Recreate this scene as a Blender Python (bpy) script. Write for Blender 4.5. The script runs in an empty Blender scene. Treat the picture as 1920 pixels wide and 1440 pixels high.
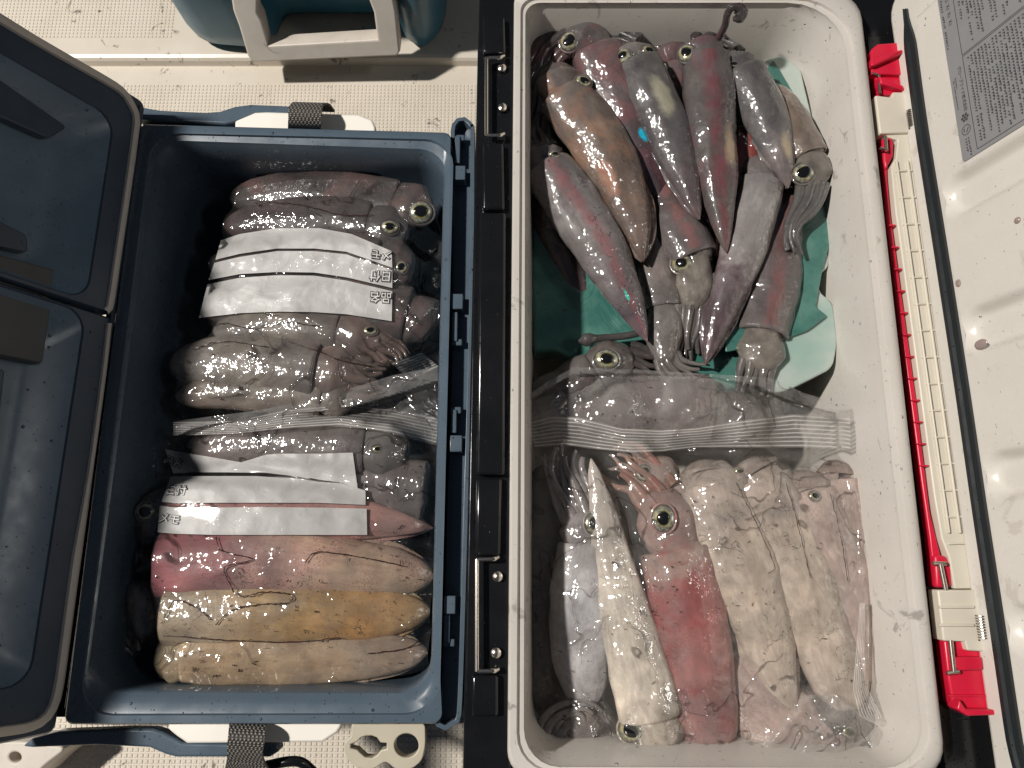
import bpy, bmesh, math, random
import numpy as np
from math import sin, cos, pi, radians, sqrt, hypot
from mathutils import Vector, noise as mnoise
from mathutils.bvhtree import BVHTree

random.seed(7)
SC = bpy.context.scene
COL = SC.collection

# ------------------------------------------------------------------ camera, light, exposure
CAM_Z = 0.84
TILT = radians(12.9)
FPX = 1400.0                        # focal length in photo pixels (1920 wide)
CAM = Vector((0, 0, CAM_Z))
cd = bpy.data.cameras.new('camera')
cam = bpy.data.objects.new('camera', cd)
COL.objects.link(cam)
cam.location = CAM
cam.rotation_euler = (TILT, 0, 0)
cd.sensor_width = 36.0
cd.lens = FPX / 1920 * 36
cd.clip_start = 0.02
cd.clip_end = 60
SC.camera = cam

W_ = bpy.data.worlds.new('World')
SC.world = W_
W_.use_nodes = True
bg = W_.node_tree.nodes['Background']
bg.inputs[0].default_value = (0.62, 0.74, 1.0, 1)
bg.inputs[1].default_value = 0.055

def lamp(name, loc, target, power, size, color):
    l = bpy.data.lights.new(name, 'AREA')
    l.shape = 'DISK'; l.size = size; l.energy = power; l.color = color
    o = bpy.data.objects.new(name, l); COL.objects.link(o)
    o.location = loc
    d = Vector(target) - Vector(loc)
    o.rotation_euler = d.to_track_quat('-Z', 'Y').to_euler()
    return o
lamp('deck_lamp', (-1.73, 0.40, 2.64), (0, 0.1, 0.3), 118, 0.14, (1.0, 0.958, 0.90))
lamp('right_fill_lamp', (1.7, 0.1, 2.2), (0, 0.1, 0.3), 3.4, 0.3, (1.0, 0.97, 0.93))  # weak unseen fill, added to brighten the open blue lid

SC.view_settings.view_transform = 'Standard'
SC.view_settings.look = 'None'
SC.view_settings.exposure = 0
SC.view_settings.gamma = 1
SC.view_settings.use_curve_mapping = False
SC.render.engine = 'CYCLES'
SC.cycles.transparent_max_bounces = 24
SC.cycles.max_bounces = 8
SC.cycles.sample_clamp_indirect = 4
SC.cycles.use_denoising = True
SC.cycles.caustics_reflective = False
SC.cycles.caustics_refractive = False

# ------------------------------------------------------------------ geometry helpers
def ray(px, py):
    c = Vector(((px - 960) / FPX, -(py - 720) / FPX, -1.0))
    return Vector((c.x, c.y * cos(TILT) - c.z * sin(TILT), c.y * sin(TILT) + c.z * cos(TILT)))
def W(px, py, z):
    r = ray(px, py)
    return CAM + r * ((z - CAM_Z) / r.z)
def VY(px, py, y):                  # on an upright plane facing the viewer
    r = ray(px, py)
    return CAM + r * (y / r.y)
def wpx(px, py, z, w):              # metres that w photo pixels span there
    return (W(px + w, py, z) - W(px, py, z)).length

class Plane:                        # an open lid: origin, s (out from the hinge), t (along the hinge), n (inner face)
    def __init__(self, h1, h2, lean, sign):
        self.o = h1; self.t = (h1 - h2).normalized()
        self.s = Vector((sign * sin(lean), 0, cos(lean)))
        self.s = (self.s - self.t * self.s.dot(self.t)).normalized()
        n = self.s.cross(self.t).normalized()
        if n.dot(CAM - h1) < 0: n = -n
        self.n = n
    def st(self, px, py, n=0.0):
        r = ray(px, py)
        k = ((self.o + self.n * n) - CAM).dot(self.n) / r.dot(self.n)
        d = CAM + r * k - self.o
        return d.dot(self.s), d.dot(self.t)
    def P(self, s, t, n=0.0):
        return self.o + self.s * s + self.t * t + self.n * n

def obj(name, verts, faces, mat, parent=None, smooth=True, bevel=0, mats=None, fmat=None, attrs=None, recenter=False, subsurf=0):
    me = bpy.data.meshes.new(name)
    verts = [Vector(v) for v in verts]
    c = Vector((0, 0, 0))
    if recenter:
        c = sum(verts, Vector()) / len(verts)
        verts = [v - c for v in verts]
    me.from_pydata(verts, [], faces)
    for m in (mats or [mat]): me.materials.append(m)
    if fmat:
        me.polygons.foreach_set('material_index', fmat)
    if attrs:
        for k, vals in attrs.items():
            a = me.attributes.new(k, 'FLOAT', 'POINT'); a.data.foreach_set('value', vals)
    me.validate(); me.update()
    bm = bmesh.new(); bm.from_mesh(me)
    bmesh.ops.recalc_face_normals(bm, faces=bm.faces)
    bm.to_mesh(me); bm.free()
    if smooth:
        me.polygons.foreach_set('use_smooth', [True] * len(me.polygons))
    o = bpy.data.objects.new(name, me); COL.objects.link(o)
    o.location = c
    if parent:
        o.parent = parent
        o.location = c - parent_origin(parent)
    if bevel:
        b = o.modifiers.new('bevel', 'BEVEL'); b.width = bevel; b.segments = 3; b.limit_method = 'ANGLE'; b.angle_limit = radians(35)
        b.harden_normals = False
    if subsurf:
        s = o.modifiers.new('subsurf', 'SUBSURF'); s.levels = s.render_levels = subsurf
    if smooth:
        try:
            me.set_sharp_from_angle(angle=radians(42))
        except Exception: pass
    return o
def parent_origin(p):
    v = Vector((0, 0, 0))
    while p:
        v += p.location; p = p.parent
    return v
def empty(name, loc):
    o = bpy.data.objects.new(name, None); COL.objects.link(o); o.location = loc
    o.empty_display_size = 0.02
    return o
def tag(o, label=None, cat=None, group=None, kind=None):
    if label: o['label'] = label
    if cat: o['category'] = cat
    if group: o['group'] = group
    if kind: o['kind'] = kind
    return o

def round_poly(pts, r, n=6):        # round every corner of a polygon of 2-D points; r scalar or list
    out = []; k = len(pts)
    for i in range(k):
        p = Vector(pts[i][:2]); a = Vector(pts[i - 1][:2]); b = Vector(pts[(i + 1) % k][:2])
        ri = r[i] if isinstance(r, (list, tuple)) else r
        da = a - p; db = b - p
        ra = min(ri, da.length * .49); rb = min(ri, db.length * .49)
        A = p + da.normalized() * ra; B = p + db.normalized() * rb
        for j in range(n + 1):
            t = j / n
            # close to circular: cubic with handles toward the corner
            h = .55
            C1 = A + (p - A) * h; C2 = B + (p - B) * h
            q = A * (1 - t) ** 3 + C1 * 3 * t * (1 - t) ** 2 + C2 * 3 * t * t * (1 - t) + B * t ** 3
            out.append((q.x, q.y))
    return out

def loft(name, rings, mat, parent=None, cap0=False, cap1=False, closed=True, **kw):
    n = len(rings[0]); V = []; F = []
    for r in rings: V += list(r)
    for i in range(len(rings) - 1):
        for j in range(n if closed else n - 1):
            k = (j + 1) % n
            F.append((i * n + j, i * n + k, (i + 1) * n + k, (i + 1) * n + j))
    if cap0: F.append(tuple(range(n)))
    if cap1: F.append(tuple((len(rings) - 1) * n + j for j in range(n)))
    return obj(name, V, F, mat, parent, **kw)

def ring_px(corners, r, z, n=6):    # rounded quad from photo corners on the plane z
    pts = [W(p[0], p[1], z) for p in corners]
    return [Vector((x, y, z)) for x, y in round_poly([(p.x, p.y) for p in pts], r, n)]

def prism(name, pts, z1, z0, mat, parent=None, bevel=0.001, rnd=0, **kw):   # upright prism from world xy points
    p = [(q[0], q[1]) for q in pts]
    if rnd: p = round_poly(p, rnd, 5)
    a = [Vector((x, y, z0)) for x, y in p]; b = [Vector((x, y, z1)) for x, y in p]
    return loft(name, [a, b], mat, parent, cap0=True, cap1=True, bevel=bevel, **kw)
def prism_px(name, pts, z1, z0, mat, parent=None, bevel=0.001, rnd=0, **kw):
    return prism(name, [W(p[0], p[1], z1)[:2] for p in pts], z1, z0, mat, parent, bevel, rnd, **kw)

def lid_box(name, pl, st, n0, n1, mat, parent, rnd=0, bevel=.001, **kw):
    p = round_poly(st, rnd, 5) if rnd else [tuple(q) for q in st]
    return loft(name, [[pl.P(a, b, n0) for a, b in p], [pl.P(a, b, n1) for a, b in p]], mat, parent, cap0=True, cap1=True, bevel=bevel, **kw)

def catmull(pts, n):
    P = [Vector(p) for p in pts]
    if len(P) == 1: return P * n
    Q = [P[0] * 2 - P[1]] + P + [P[-1] * 2 - P[-2]]
    dense = []
    for i in range(1, len(Q) - 2):
        for k in range(16):
            t = k / 16
            a, b, c, d = Q[i - 1], Q[i], Q[i + 1], Q[i + 2]
            dense.append(.5 * ((2 * b) + (c - a) * t + (2 * a - 5 * b + 4 * c - d) * t * t + (3 * b - a - 3 * c + d) * t ** 3))
    dense.append(P[-1])
    L = [0]
    for i in range(1, len(dense)): L.append(L[-1] + (dense[i] - dense[i - 1]).length)
    out = []; j = 0
    for i in range(n):
        s = L[-1] * i / (n - 1)
        while j < len(L) - 2 and L[j + 1] < s: j += 1
        t = (s - L[j]) / max(1e-9, L[j + 1] - L[j])
        out.append(dense[j].lerp(dense[j + 1], min(1, max(0, t))))
    return out

def tube_geo(path, rad, seg=8, V=None, F=None, cap=True, flat=1.0):
    V = [] if V is None else V; F = [] if F is None else F
    n = len(path); base = len(V)
    for i, c in enumerate(path):
        t = (path[min(n - 1, i + 1)] - path[max(0, i - 1)]).normalized()
        up = Vector((0, 0, 1)) if abs(t.z) < .95 else Vector((1, 0, 0))
        sd = t.cross(up).normalized(); u = sd.cross(t)
        r = rad[i] if isinstance(rad, (list, tuple)) else rad
        for k in range(seg):
            a = 2 * pi * k / seg
            V.append(c + sd * cos(a) * r + u * sin(a) * r * flat)
    for i in range(n - 1):
        for k in range(seg):
            k2 = (k + 1) % seg
            F.append((base + i * seg + k, base + i * seg + k2, base + (i + 1) * seg + k2, base + (i + 1) * seg + k))
    if cap:
        F.append(tuple(base + k for k in range(seg))); F.append(tuple(base + (n - 1) * seg + k for k in range(seg)))
    return V, F
def tube(name, path, rad, mat, parent=None, seg=10, n=None, **kw):
    path = [Vector(p) for p in path]
    if n: path = catmull(path, n)
    V, F = tube_geo(path, rad, seg)
    return obj(name, V, F, mat, parent, **kw)

def box_geo(c, x, y, z, V, F):      # oriented box: centre and three half-axis vectors
    b = len(V)
    for i in (-1, 1):
        for j in (-1, 1):
            for k in (-1, 1): V.append(c + x * i + y * j + z * k)
    for f in ((0, 1, 3, 2), (4, 6, 7, 5), (0, 4, 5, 1), (2, 3, 7, 6), (0, 2, 6, 4), (1, 5, 7, 3)):
        F.append(tuple(b + q for q in f))

def plate_holes(name, outer, holes, z1, thick, mat, parent=None, bevel=.0008):   # flat plate with through holes, world xy
    cu = bpy.data.curves.new(name, 'CURVE'); cu.dimensions = '2D'; cu.fill_mode = 'BOTH'
    cu.extrude = thick / 2 - bevel; cu.bevel_depth = bevel; cu.bevel_resolution = 2
    for loop in [outer] + holes:
        sp = cu.splines.new('POLY'); sp.points.add(len(loop) - 1); sp.use_cyclic_u = True
        for i, p in enumerate(loop): sp.points[i].co = (p[0], p[1], 0, 1)
    t = bpy.data.objects.new('tmp', cu); COL.objects.link(t)
    me = bpy.data.meshes.new_from_object(t.evaluated_get(bpy.context.evaluated_depsgraph_get()))
    bpy.data.objects.remove(t)
    V = [v.co + Vector((0, 0, z1 - thick / 2)) for v in me.vertices]; F = [tuple(p.vertices) for p in me.polygons]
    return obj(name, V, F, mat, parent)

def text_geo(s, offset=0.0):        # flat 2-D glyph mesh, unit size, centred
    cu = bpy.data.curves.new('t', 'FONT'); cu.body = s; cu.size = 1; cu.align_x = 'CENTER'; cu.align_y = 'CENTER'
    cu.offset = offset; cu.fill_mode = 'FRONT'
    t = bpy.data.objects.new('tmp', cu); COL.objects.link(t)
    me = bpy.data.meshes.new_from_object(t.evaluated_get(bpy.context.evaluated_depsgraph_get()))
    bpy.data.objects.remove(t)
    return [v.co.copy() for v in me.vertices], [tuple(p.vertices) for p in me.polygons]

def smooth01(a, b, x):
    t = min(1, max(0, (x - a) / (b - a))); return t * t * (3 - 2 * t)

# ------------------------------------------------------------------ material helpers
class NT:
    def __init__(self, name):
        self.m = bpy.data.materials.new(name); self.m.use_nodes = True
        self.t = self.m.node_tree; self.t.nodes.clear()
        self.out = self.n('ShaderNodeOutputMaterial')
    def n(self, ty, **kw):
        nd = self.t.nodes.new(ty)
        for k, v in kw.items():
            setattr(nd, k, v)
        return nd
    def set(self, sock, v):
        if hasattr(v, 'is_output') or isinstance(v, bpy.types.NodeSocket): self.t.links.new(v, sock)
        elif isinstance(v, tuple) and len(v) == 3 and sock.type == 'RGBA': sock.default_value = (*v, 1)
        else: sock.default_value = v
    def coord(self, scale=(1, 1, 1), offset=(0, 0, 0)):
        tc = self.n('ShaderNodeTexCoord'); mp = self.n('ShaderNodeMapping')
        self.set(mp.inputs[0], tc.outputs['Object']); mp.inputs[1].default_value = offset; mp.inputs[3].default_value = scale
        return mp.outputs[0]
    def noise(self, vec, scale, detail=3, rough=.5, dist=0):
        x = self.n('ShaderNodeTexNoise'); self.set(x.inputs['Vector'], vec)
        x.inputs['Scale'].default_value = scale; x.inputs['Detail'].default_value = detail
        x.inputs['Roughness'].default_value = rough; x.inputs['Distortion'].default_value = dist
        return x.outputs[0]
    def voro(self, vec, scale, out='Distance', feat='F1', rand=1):
        x = self.n('ShaderNodeTexVoronoi', feature=feat); self.set(x.inputs['Vector'], vec)
        x.inputs['Scale'].default_value = scale; x.inputs['Randomness'].default_value = rand
        return x.outputs[out]
    def math(self, op, a, b=0.0, c=0.0, clamp=False):
        x = self.n('ShaderNodeMath', operation=op, use_clamp=clamp)
        self.set(x.inputs[0], a); self.set(x.inputs[1], b); self.set(x.inputs[2], c)
        return x.outputs[0]
    def rng(self, v, a, b, c=0.0, d=1.0, smooth=True):
        x = self.n('ShaderNodeMapRange', interpolation_type='SMOOTHSTEP' if smooth else 'LINEAR')
        self.set(x.inputs[0], v)
        for i, q in enumerate((a, b, c, d)): x.inputs[i + 1].default_value = q
        return x.outputs[0]
    def mix(self, f, a, b, mode='MIX'):
        x = self.n('ShaderNodeMix', data_type='RGBA', blend_type=mode)
        self.set(x.inputs[0], f); self.set(x.inputs[6], a); self.set(x.inputs[7], b)
        return x.outputs[2]
    def ramp(self, f, stops):
        x = self.n('ShaderNodeValToRGB'); self.set(x.inputs[0], f)
        e = x.color_ramp.elements
        while len(e) < len(stops): e.new(.5)
        for i, (p, c) in enumerate(stops):
            e[i].position = p; e[i].color = (*c, 1)
        return x.outputs[0]
    def attr(self, name):
        return self.n('ShaderNodeAttribute', attribute_name=name).outputs['Fac']
    def bump(self, h, strength, dist, normal=None):
        x = self.n('ShaderNodeBump'); self.set(x.inputs['Height'], h)
        x.inputs['Strength'].default_value = strength; x.inputs['Distance'].default_value = dist
        if normal is not None: self.set(x.inputs['Normal'], normal)
        return x.outputs[0]
    def principled(self, color, rough, normal=None, **kw):
        p = self.n('ShaderNodeBsdfPrincipled')
        self.set(p.inputs['Base Color'], color); self.set(p.inputs['Roughness'], rough)
        if normal is not None: self.set(p.inputs['Normal'], normal)
        for k, v in kw.items(): self.set(p.inputs[k.replace('_', ' ')], v)
        return p
    def done(self, shader):
        self.t.links.new(shader, self.out.inputs[0]); return self.m

def drops(N, vec, scale, keep=.2, size=.3):      # sparse beads of water as a height
    v = N.n('ShaderNodeTexVoronoi', feature='F1'); N.set(v.inputs['Vector'], vec); v.inputs['Scale'].default_value = scale
    sep = N.n('ShaderNodeSeparateColor'); N.set(sep.inputs[0], v.outputs['Color'])
    on = N.math('LESS_THAN', sep.outputs[0], keep)
    sz = N.math('MULTIPLY_ADD', sep.outputs[1], size * .7, size * .35)
    q = N.math('DIVIDE', v.outputs['Distance'], sz)
    h = N.math('SUBTRACT', 1.0, N.math('MULTIPLY', q, q), clamp=True)
    return N.math('MULTIPLY', N.math('SQRT', h), on)

def plastic(name, c, rough=.35, c2=None, mott=.5, mscale=25, grain=.1, gscale=900, wet=0, dirt=0, dirt_c=(.05, .04, .035), smear=0):
    N = NT(name); v = N.coord()
    col = c
    if c2:
        col = N.mix(N.math('MULTIPLY', N.rng(N.noise(v, mscale, 5, .6), .35, .7), mott), c, c2)
    if dirt:
        d = N.rng(N.noise(v, 38, 6, .65, .6), .61, .68)
        d2 = N.rng(N.noise(N.coord((1, .25, 1)), 130, 4, .6, 1.2), .69, .74)
        m = N.math('MULTIPLY', N.math('MAXIMUM', d, d2), dirt, clamp=True)
        col = N.mix(m, col, dirt_c)
    rg = N.math('ADD', rough, N.math('MULTIPLY', N.math('SUBTRACT', N.noise(v, 60, 4), .5), .25 if smear == 0 else smear))
    h = N.noise(v, gscale, 2)
    nm = N.bump(h, grain, .0002)
    if wet:
        nm = N.bump(drops(N, v, 260, wet), 1.0, .0018, nm)
        nm = N.bump(drops(N, v, 560, wet * 1.6), 1.0, .0009, nm)
    p = N.principled(col, rg, nm)
    return N.done(p.outputs[0])

def metal(name, c, rough):
    N = NT(name); p = N.principled(c, rough, N.bump(N.noise(N.coord(), 500, 3), .08, .0003), Metallic=1.0)
    return N.done(p.outputs[0])

M = {}
M['deck'] = plastic('deck_gelcoat', (.63, .57, .485), .38, (.55, .485, .39), .5, 14, .12, 700, 0, .85, (.10, .08, .06))
M['blue'] = plastic('slate_blue_plastic', (.064, .090, .118), .28, (.080, .108, .136), .7, 20, .06, 900, .07, 0, smear=.3)
M['bluedark'] = plastic('dark_blue_plastic', (.038, .056, .082), .34, (.054, .076, .104), .6, 22, .06, 900, .03, 0, smear=.3)
M['bluegrey'] = plastic('grey_blue_plastic', (.062, .066, .070), .42, (.075, .072, .07), .6, 30, .10, 700, .02, 0)
M['bluelid'] = plastic('lid_blue_lightened', (.115, .172, .222), .30, (.16, .225, .28), .8, 22, .06, 900, .05, 0, smear=.3)  # paler than the body blue, standing in for light missing on the lid
M['cream'] = plastic('cream_plastic', (.62, .585, .53), .28, (.575, .54, .485), .5, 20, .05, 900, .02, .22, (.2, .15, .11))
M['liner'] = plastic('liner_plastic', (.565, .53, .485), .30, (.51, .475, .43), .6, 16, .05, 900, .03, .5, (.10, .08, .07))
M['hingecream'] = plastic('hinge_cream_plastic', (.63, .58, .485), .42, (.57, .52, .43), .5, 30, .05, 800)
M['black'] = plastic('black_shell_plastic', (.006, .0065, .0075), .16, (.010, .010, .011), .6, 25, .12, 800, .20, 0)
M['gasket'] = plastic('gasket_rubber', (.012, .016, .018), .35, None, 0, 1, .1, 600, .03)
M['seal'] = plastic('seal_rubber', (.72, .64, .54), .55, (.62, .55, .46), .6, 40, .1, 600)
M['red'] = plastic('red_plastic', (.62, .012, .045), .33, (.48, .008, .03), .6, 30, .05, 800)
M['teal_box'] = plastic('teal_box_plastic', (.018, .10, .16), .34, (.03, .13, .19), .7, 14, .06, 800, .02)
M['handle'] = plastic('greyish_white_plastic', (.60, .54, .47), .45, (.52, .46, .40), .7, 40, .1, 600, 0, .3)
M['beige'] = plastic('beige_plastic', (.42, .38, .29), .45, (.48, .43, .33), .6, 30, .08, 600)
M['steel'] = metal('steel', (.72, .66, .58), .22)
M['white_part'] = plastic('white_handle_plastic', (.78, .74, .67), .35, (.72, .67, .6), .5, 30, .05, 800)

def web_mat():
    N = NT('grey_webbing'); v = N.coord((1, 1, 1))
    a = N.attr('uu'); b = N.attr('vv')
    k1 = N.math('SINE', N.math('MULTIPLY', a, 2 * pi * 14)); 
    row = N.math('FLOOR', N.math('MULTIPLY', a, 14))
    sh = N.math('MULTIPLY', N.math('MODULO', row, 2.0), .5)
    k2 = N.math('SINE', N.math('MULTIPLY', N.math('ADD', N.math('MULTIPLY', b, 9.0), sh), 2 * pi))
    h = N.math('MULTIPLY', N.math('ABSOLUTE', k1), N.math('MULTIPLY_ADD', k2, .5, .5))
    col = N.mix(N.rng(h, .1, .6), (.035, .033, .031), (.24, .22, .19))
    return N.done(N.principled(col, .6, N.bump(h, 1, .0012)).outputs[0])
M['web'] = web_mat()

def film_mat(name, haze=.06, tint=(.9, .86, .82), spec=.065, specks=.5, stripes=False, wr=1.0):
    N = NT(name); v = N.coord()
    warp = N.noise(v, 26, 2, .5, 1.5)
    ridge = N.math('SUBTRACT', 1.0, N.math('MULTIPLY', N.math('ABSOLUTE', N.math('SUBTRACT', warp, .5)), 9.0), clamp=True)
    ridge2 = N.noise(N.coord((1, .35, 1)), 75, 3, .5, 2)
    h = N.math('ADD', N.math('MULTIPLY', ridge, .5), N.math('ADD', ridge2, N.math('MULTIPLY', N.noise(v, 210, 2), .22)))
    nm = N.bump(h, .34 * wr, .0020)
    hz = N.math('MULTIPLY_ADD', N.rng(N.noise(v, 30, 4, .6, .8), .4, .75), haze * .9, haze * .55)
    bub = N.noise(N.coord(offset=(5, 2, 1)), 24, 2.5, .55, .5)
    on = N.rng(N.noise(N.coord(offset=(1, 4, 1)), 13, 1), .46, .56)
    edge = N.math('MULTIPLY', N.rng(N.math('ABSOLUTE', N.math('SUBTRACT', bub, .52)), .012, .004), on)
    nm = N.bump(N.math('MULTIPLY', N.rng(bub, .505, .535), on), .5 * wr, .0016, nm)
    if stripes:
        a = N.attr('across')
        st = N.math('POWER', N.math('ABSOLUTE', N.math('SINE', N.math('MULTIPLY', a, pi * 8))), 10.0)
        nm = N.bump(N.math('ABSOLUTE', N.math('SINE', N.math('MULTIPLY', a, pi * 8))), .9, .0012, nm)
        hz = N.math('MAXIMUM', hz, N.math('MULTIPLY_ADD', st, .5, haze * 1.5), clamp=True)
    fr = N.n('ShaderNodeLayerWeight'); fr.inputs[0].default_value = .5
    gl = N.n('ShaderNodeBsdfGlossy'); gl.inputs['Roughness'].default_value = .07; N.set(gl.inputs['Normal'], nm)
    tr = N.n('ShaderNodeBsdfTransparent'); tr.inputs[0].default_value = (.97, .965, .96, 1)
    df = N.n('ShaderNodeBsdfDiffuse'); df.inputs[0].default_value = (*tint, 1);     tl = N.n('ShaderNodeBsdfTranslucent'); tl.inputs[0].default_value = (*tint, 1)
    ad = N.n('ShaderNodeMixShader'); ad.inputs[0].default_value = .35
    N.set(ad.inputs[1], df.outputs[0]); N.set(ad.inputs[2], tl.outputs[0])
    m1 = N.n('ShaderNodeMixShader'); N.set(m1.inputs[0], hz); N.set(m1.inputs[1], tr.outputs[0]); N.set(m1.inputs[2], ad.outputs[0])
    m2 = N.n('ShaderNodeMixShader'); N.set(m2.inputs[0], N.math('MULTIPLY_ADD', N.math('POWER', fr.outputs['Facing'], 4.0), .55, spec, clamp=True))
    N.set(m2.inputs[1], m1.outputs[0]); N.set(m2.inputs[2], gl.outputs[0])
    sh = m2.outputs[0]
    if specks:
        sp = N.math('MULTIPLY', N.rng(N.noise(v, 300, 2, .5, .6), .675, .70), N.rng(N.noise(v, 22, 3), .46, .58))
        sp2 = N.math('MULTIPLY', N.rng(N.noise(N.coord(offset=(3, 1, 0)), 130, 3, .6, .8), .69, .71), N.rng(N.noise(v, 17, 2), .48, .6))
        dk = N.n('ShaderNodeBsdfDiffuse'); dk.inputs[0].default_value = (.02, .014, .012, 1)
        m3 = N.n('ShaderNodeMixShader'); N.set(m3.inputs[0], N.math('MULTIPLY', N.math('MAXIMUM', N.math('MAXIMUM', sp, sp2), N.math('MULTIPLY', edge, .55)), specks, clamp=True))
        N.set(m3.inputs[1], sh); N.set(m3.inputs[2], dk.outputs[0]); sh = m3.outputs[0]
    return N.done(sh)
M['film'] = film_mat('clear_bag_film', .075, specks=.75)
M['film_dark'] = film_mat('clear_bag_film_thin', .038, specks=.9, wr=1.2)
M['zip'] = film_mat('zip_strip_film', .12, (.92, .88, .84), .06, .5, True, .8)
M['flap'] = film_mat('folded_bag_film', .17, (.9, .87, .84), .10, .8, wr=2.1)

def label_mat(dark=False):
    N = NT('label_print'); v = N.coord()
    col = N.mix(N.rng(N.noise(v, 45, 4, .6, .8), .4, .7), (.44, .43, .415), (.36, .35, .34))
    thin = N.math('SINE', N.math('MULTIPLY', N.attr('across'), 190.0))
    h = N.math('ADD', N.math('MULTIPLY', thin, .05), N.noise(v, 60, 3, .5, 1))
    nm = N.bump(h, .35, .0018)
    p = N.principled(col, .38, nm, Coat_Weight=.15, Coat_Roughness=.15)
    tr = N.n('ShaderNodeBsdfTransparent')
    m = N.n('ShaderNodeMixShader'); N.set(m.inputs[0], N.math('MULTIPLY_ADD', N.noise(v, 28, 3), .2, .78, clamp=True))
    N.set(m.inputs[1], tr.outputs[0]); N.set(m.inputs[2], p.outputs[0])
    return N.done(m.outputs[0])
M['label'] = label_mat()
def flat_mat(name, c, rough=.5):
    N = NT(name); v = N.coord()
    return N.done(N.principled(N.mix(N.noise(v, 200, 3), c, tuple(x * .8 for x in c)), rough).outputs[0])
M['ink'] = flat_mat('printed_ink', (.012, .012, .013))
M['inkwhite'] = flat_mat('printed_white', (.62, .6, .58))
M['plate'] = plastic('grey_label_sheet', (.22, .22, .225), .4, (.25, .24, .24), .6, 60, .05, 900)
M['plateink'] = flat_mat('label_ink', (.055, .055, .058))

def iris_mat():
    N = NT('squid_iris'); r = N.attr('rad'); v = N.coord()
    col = N.ramp(r, [(0, (.02, .02, .02)), (.46, (.03, .035, .03)), (.52, (.34, .30, .12)), (.64, (.50, .52, .48)), (.80, (.42, .39, .33)), (.90, (.20, .18, .16)), (1, (.09, .08, .08))])
    tint = N.ramp(N.noise(v, 160, 3, .6, 1.5), [(.3, (.55, .85, .95)), (.45, (1, 1, .95)), (.6, (1, .85, .45)), (.75, (.75, 1, .8))])
    col = N.mix(.75, col, tint, 'MULTIPLY')
    dk = N.math('MULTIPLY_ADD', N.rng(N.noise(v, 210, 4, .65, 1.0), .36, .62), .65, .38)
    col = N.mix(1.0, col, dk, 'MULTIPLY')
    p = N.principled(col, .22, N.bump(N.noise(v, 420, 3), .25, .0006), Metallic=.45, Coat_Weight=1.0, Coat_Roughness=.03)
    return N.done(p.outputs[0])
M['iris'] = iris_mat()
def pupil_mat():
    N = NT('squid_pupil'); p = N.principled((.006, .006, .007), .12, N.bump(N.noise(N.coord(), 300, 2), .1, .0004), Coat_Weight=1.0, Coat_Roughness=.02)
    return N.done(p.outputs[0])
M['pupil'] = pupil_mat()

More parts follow.
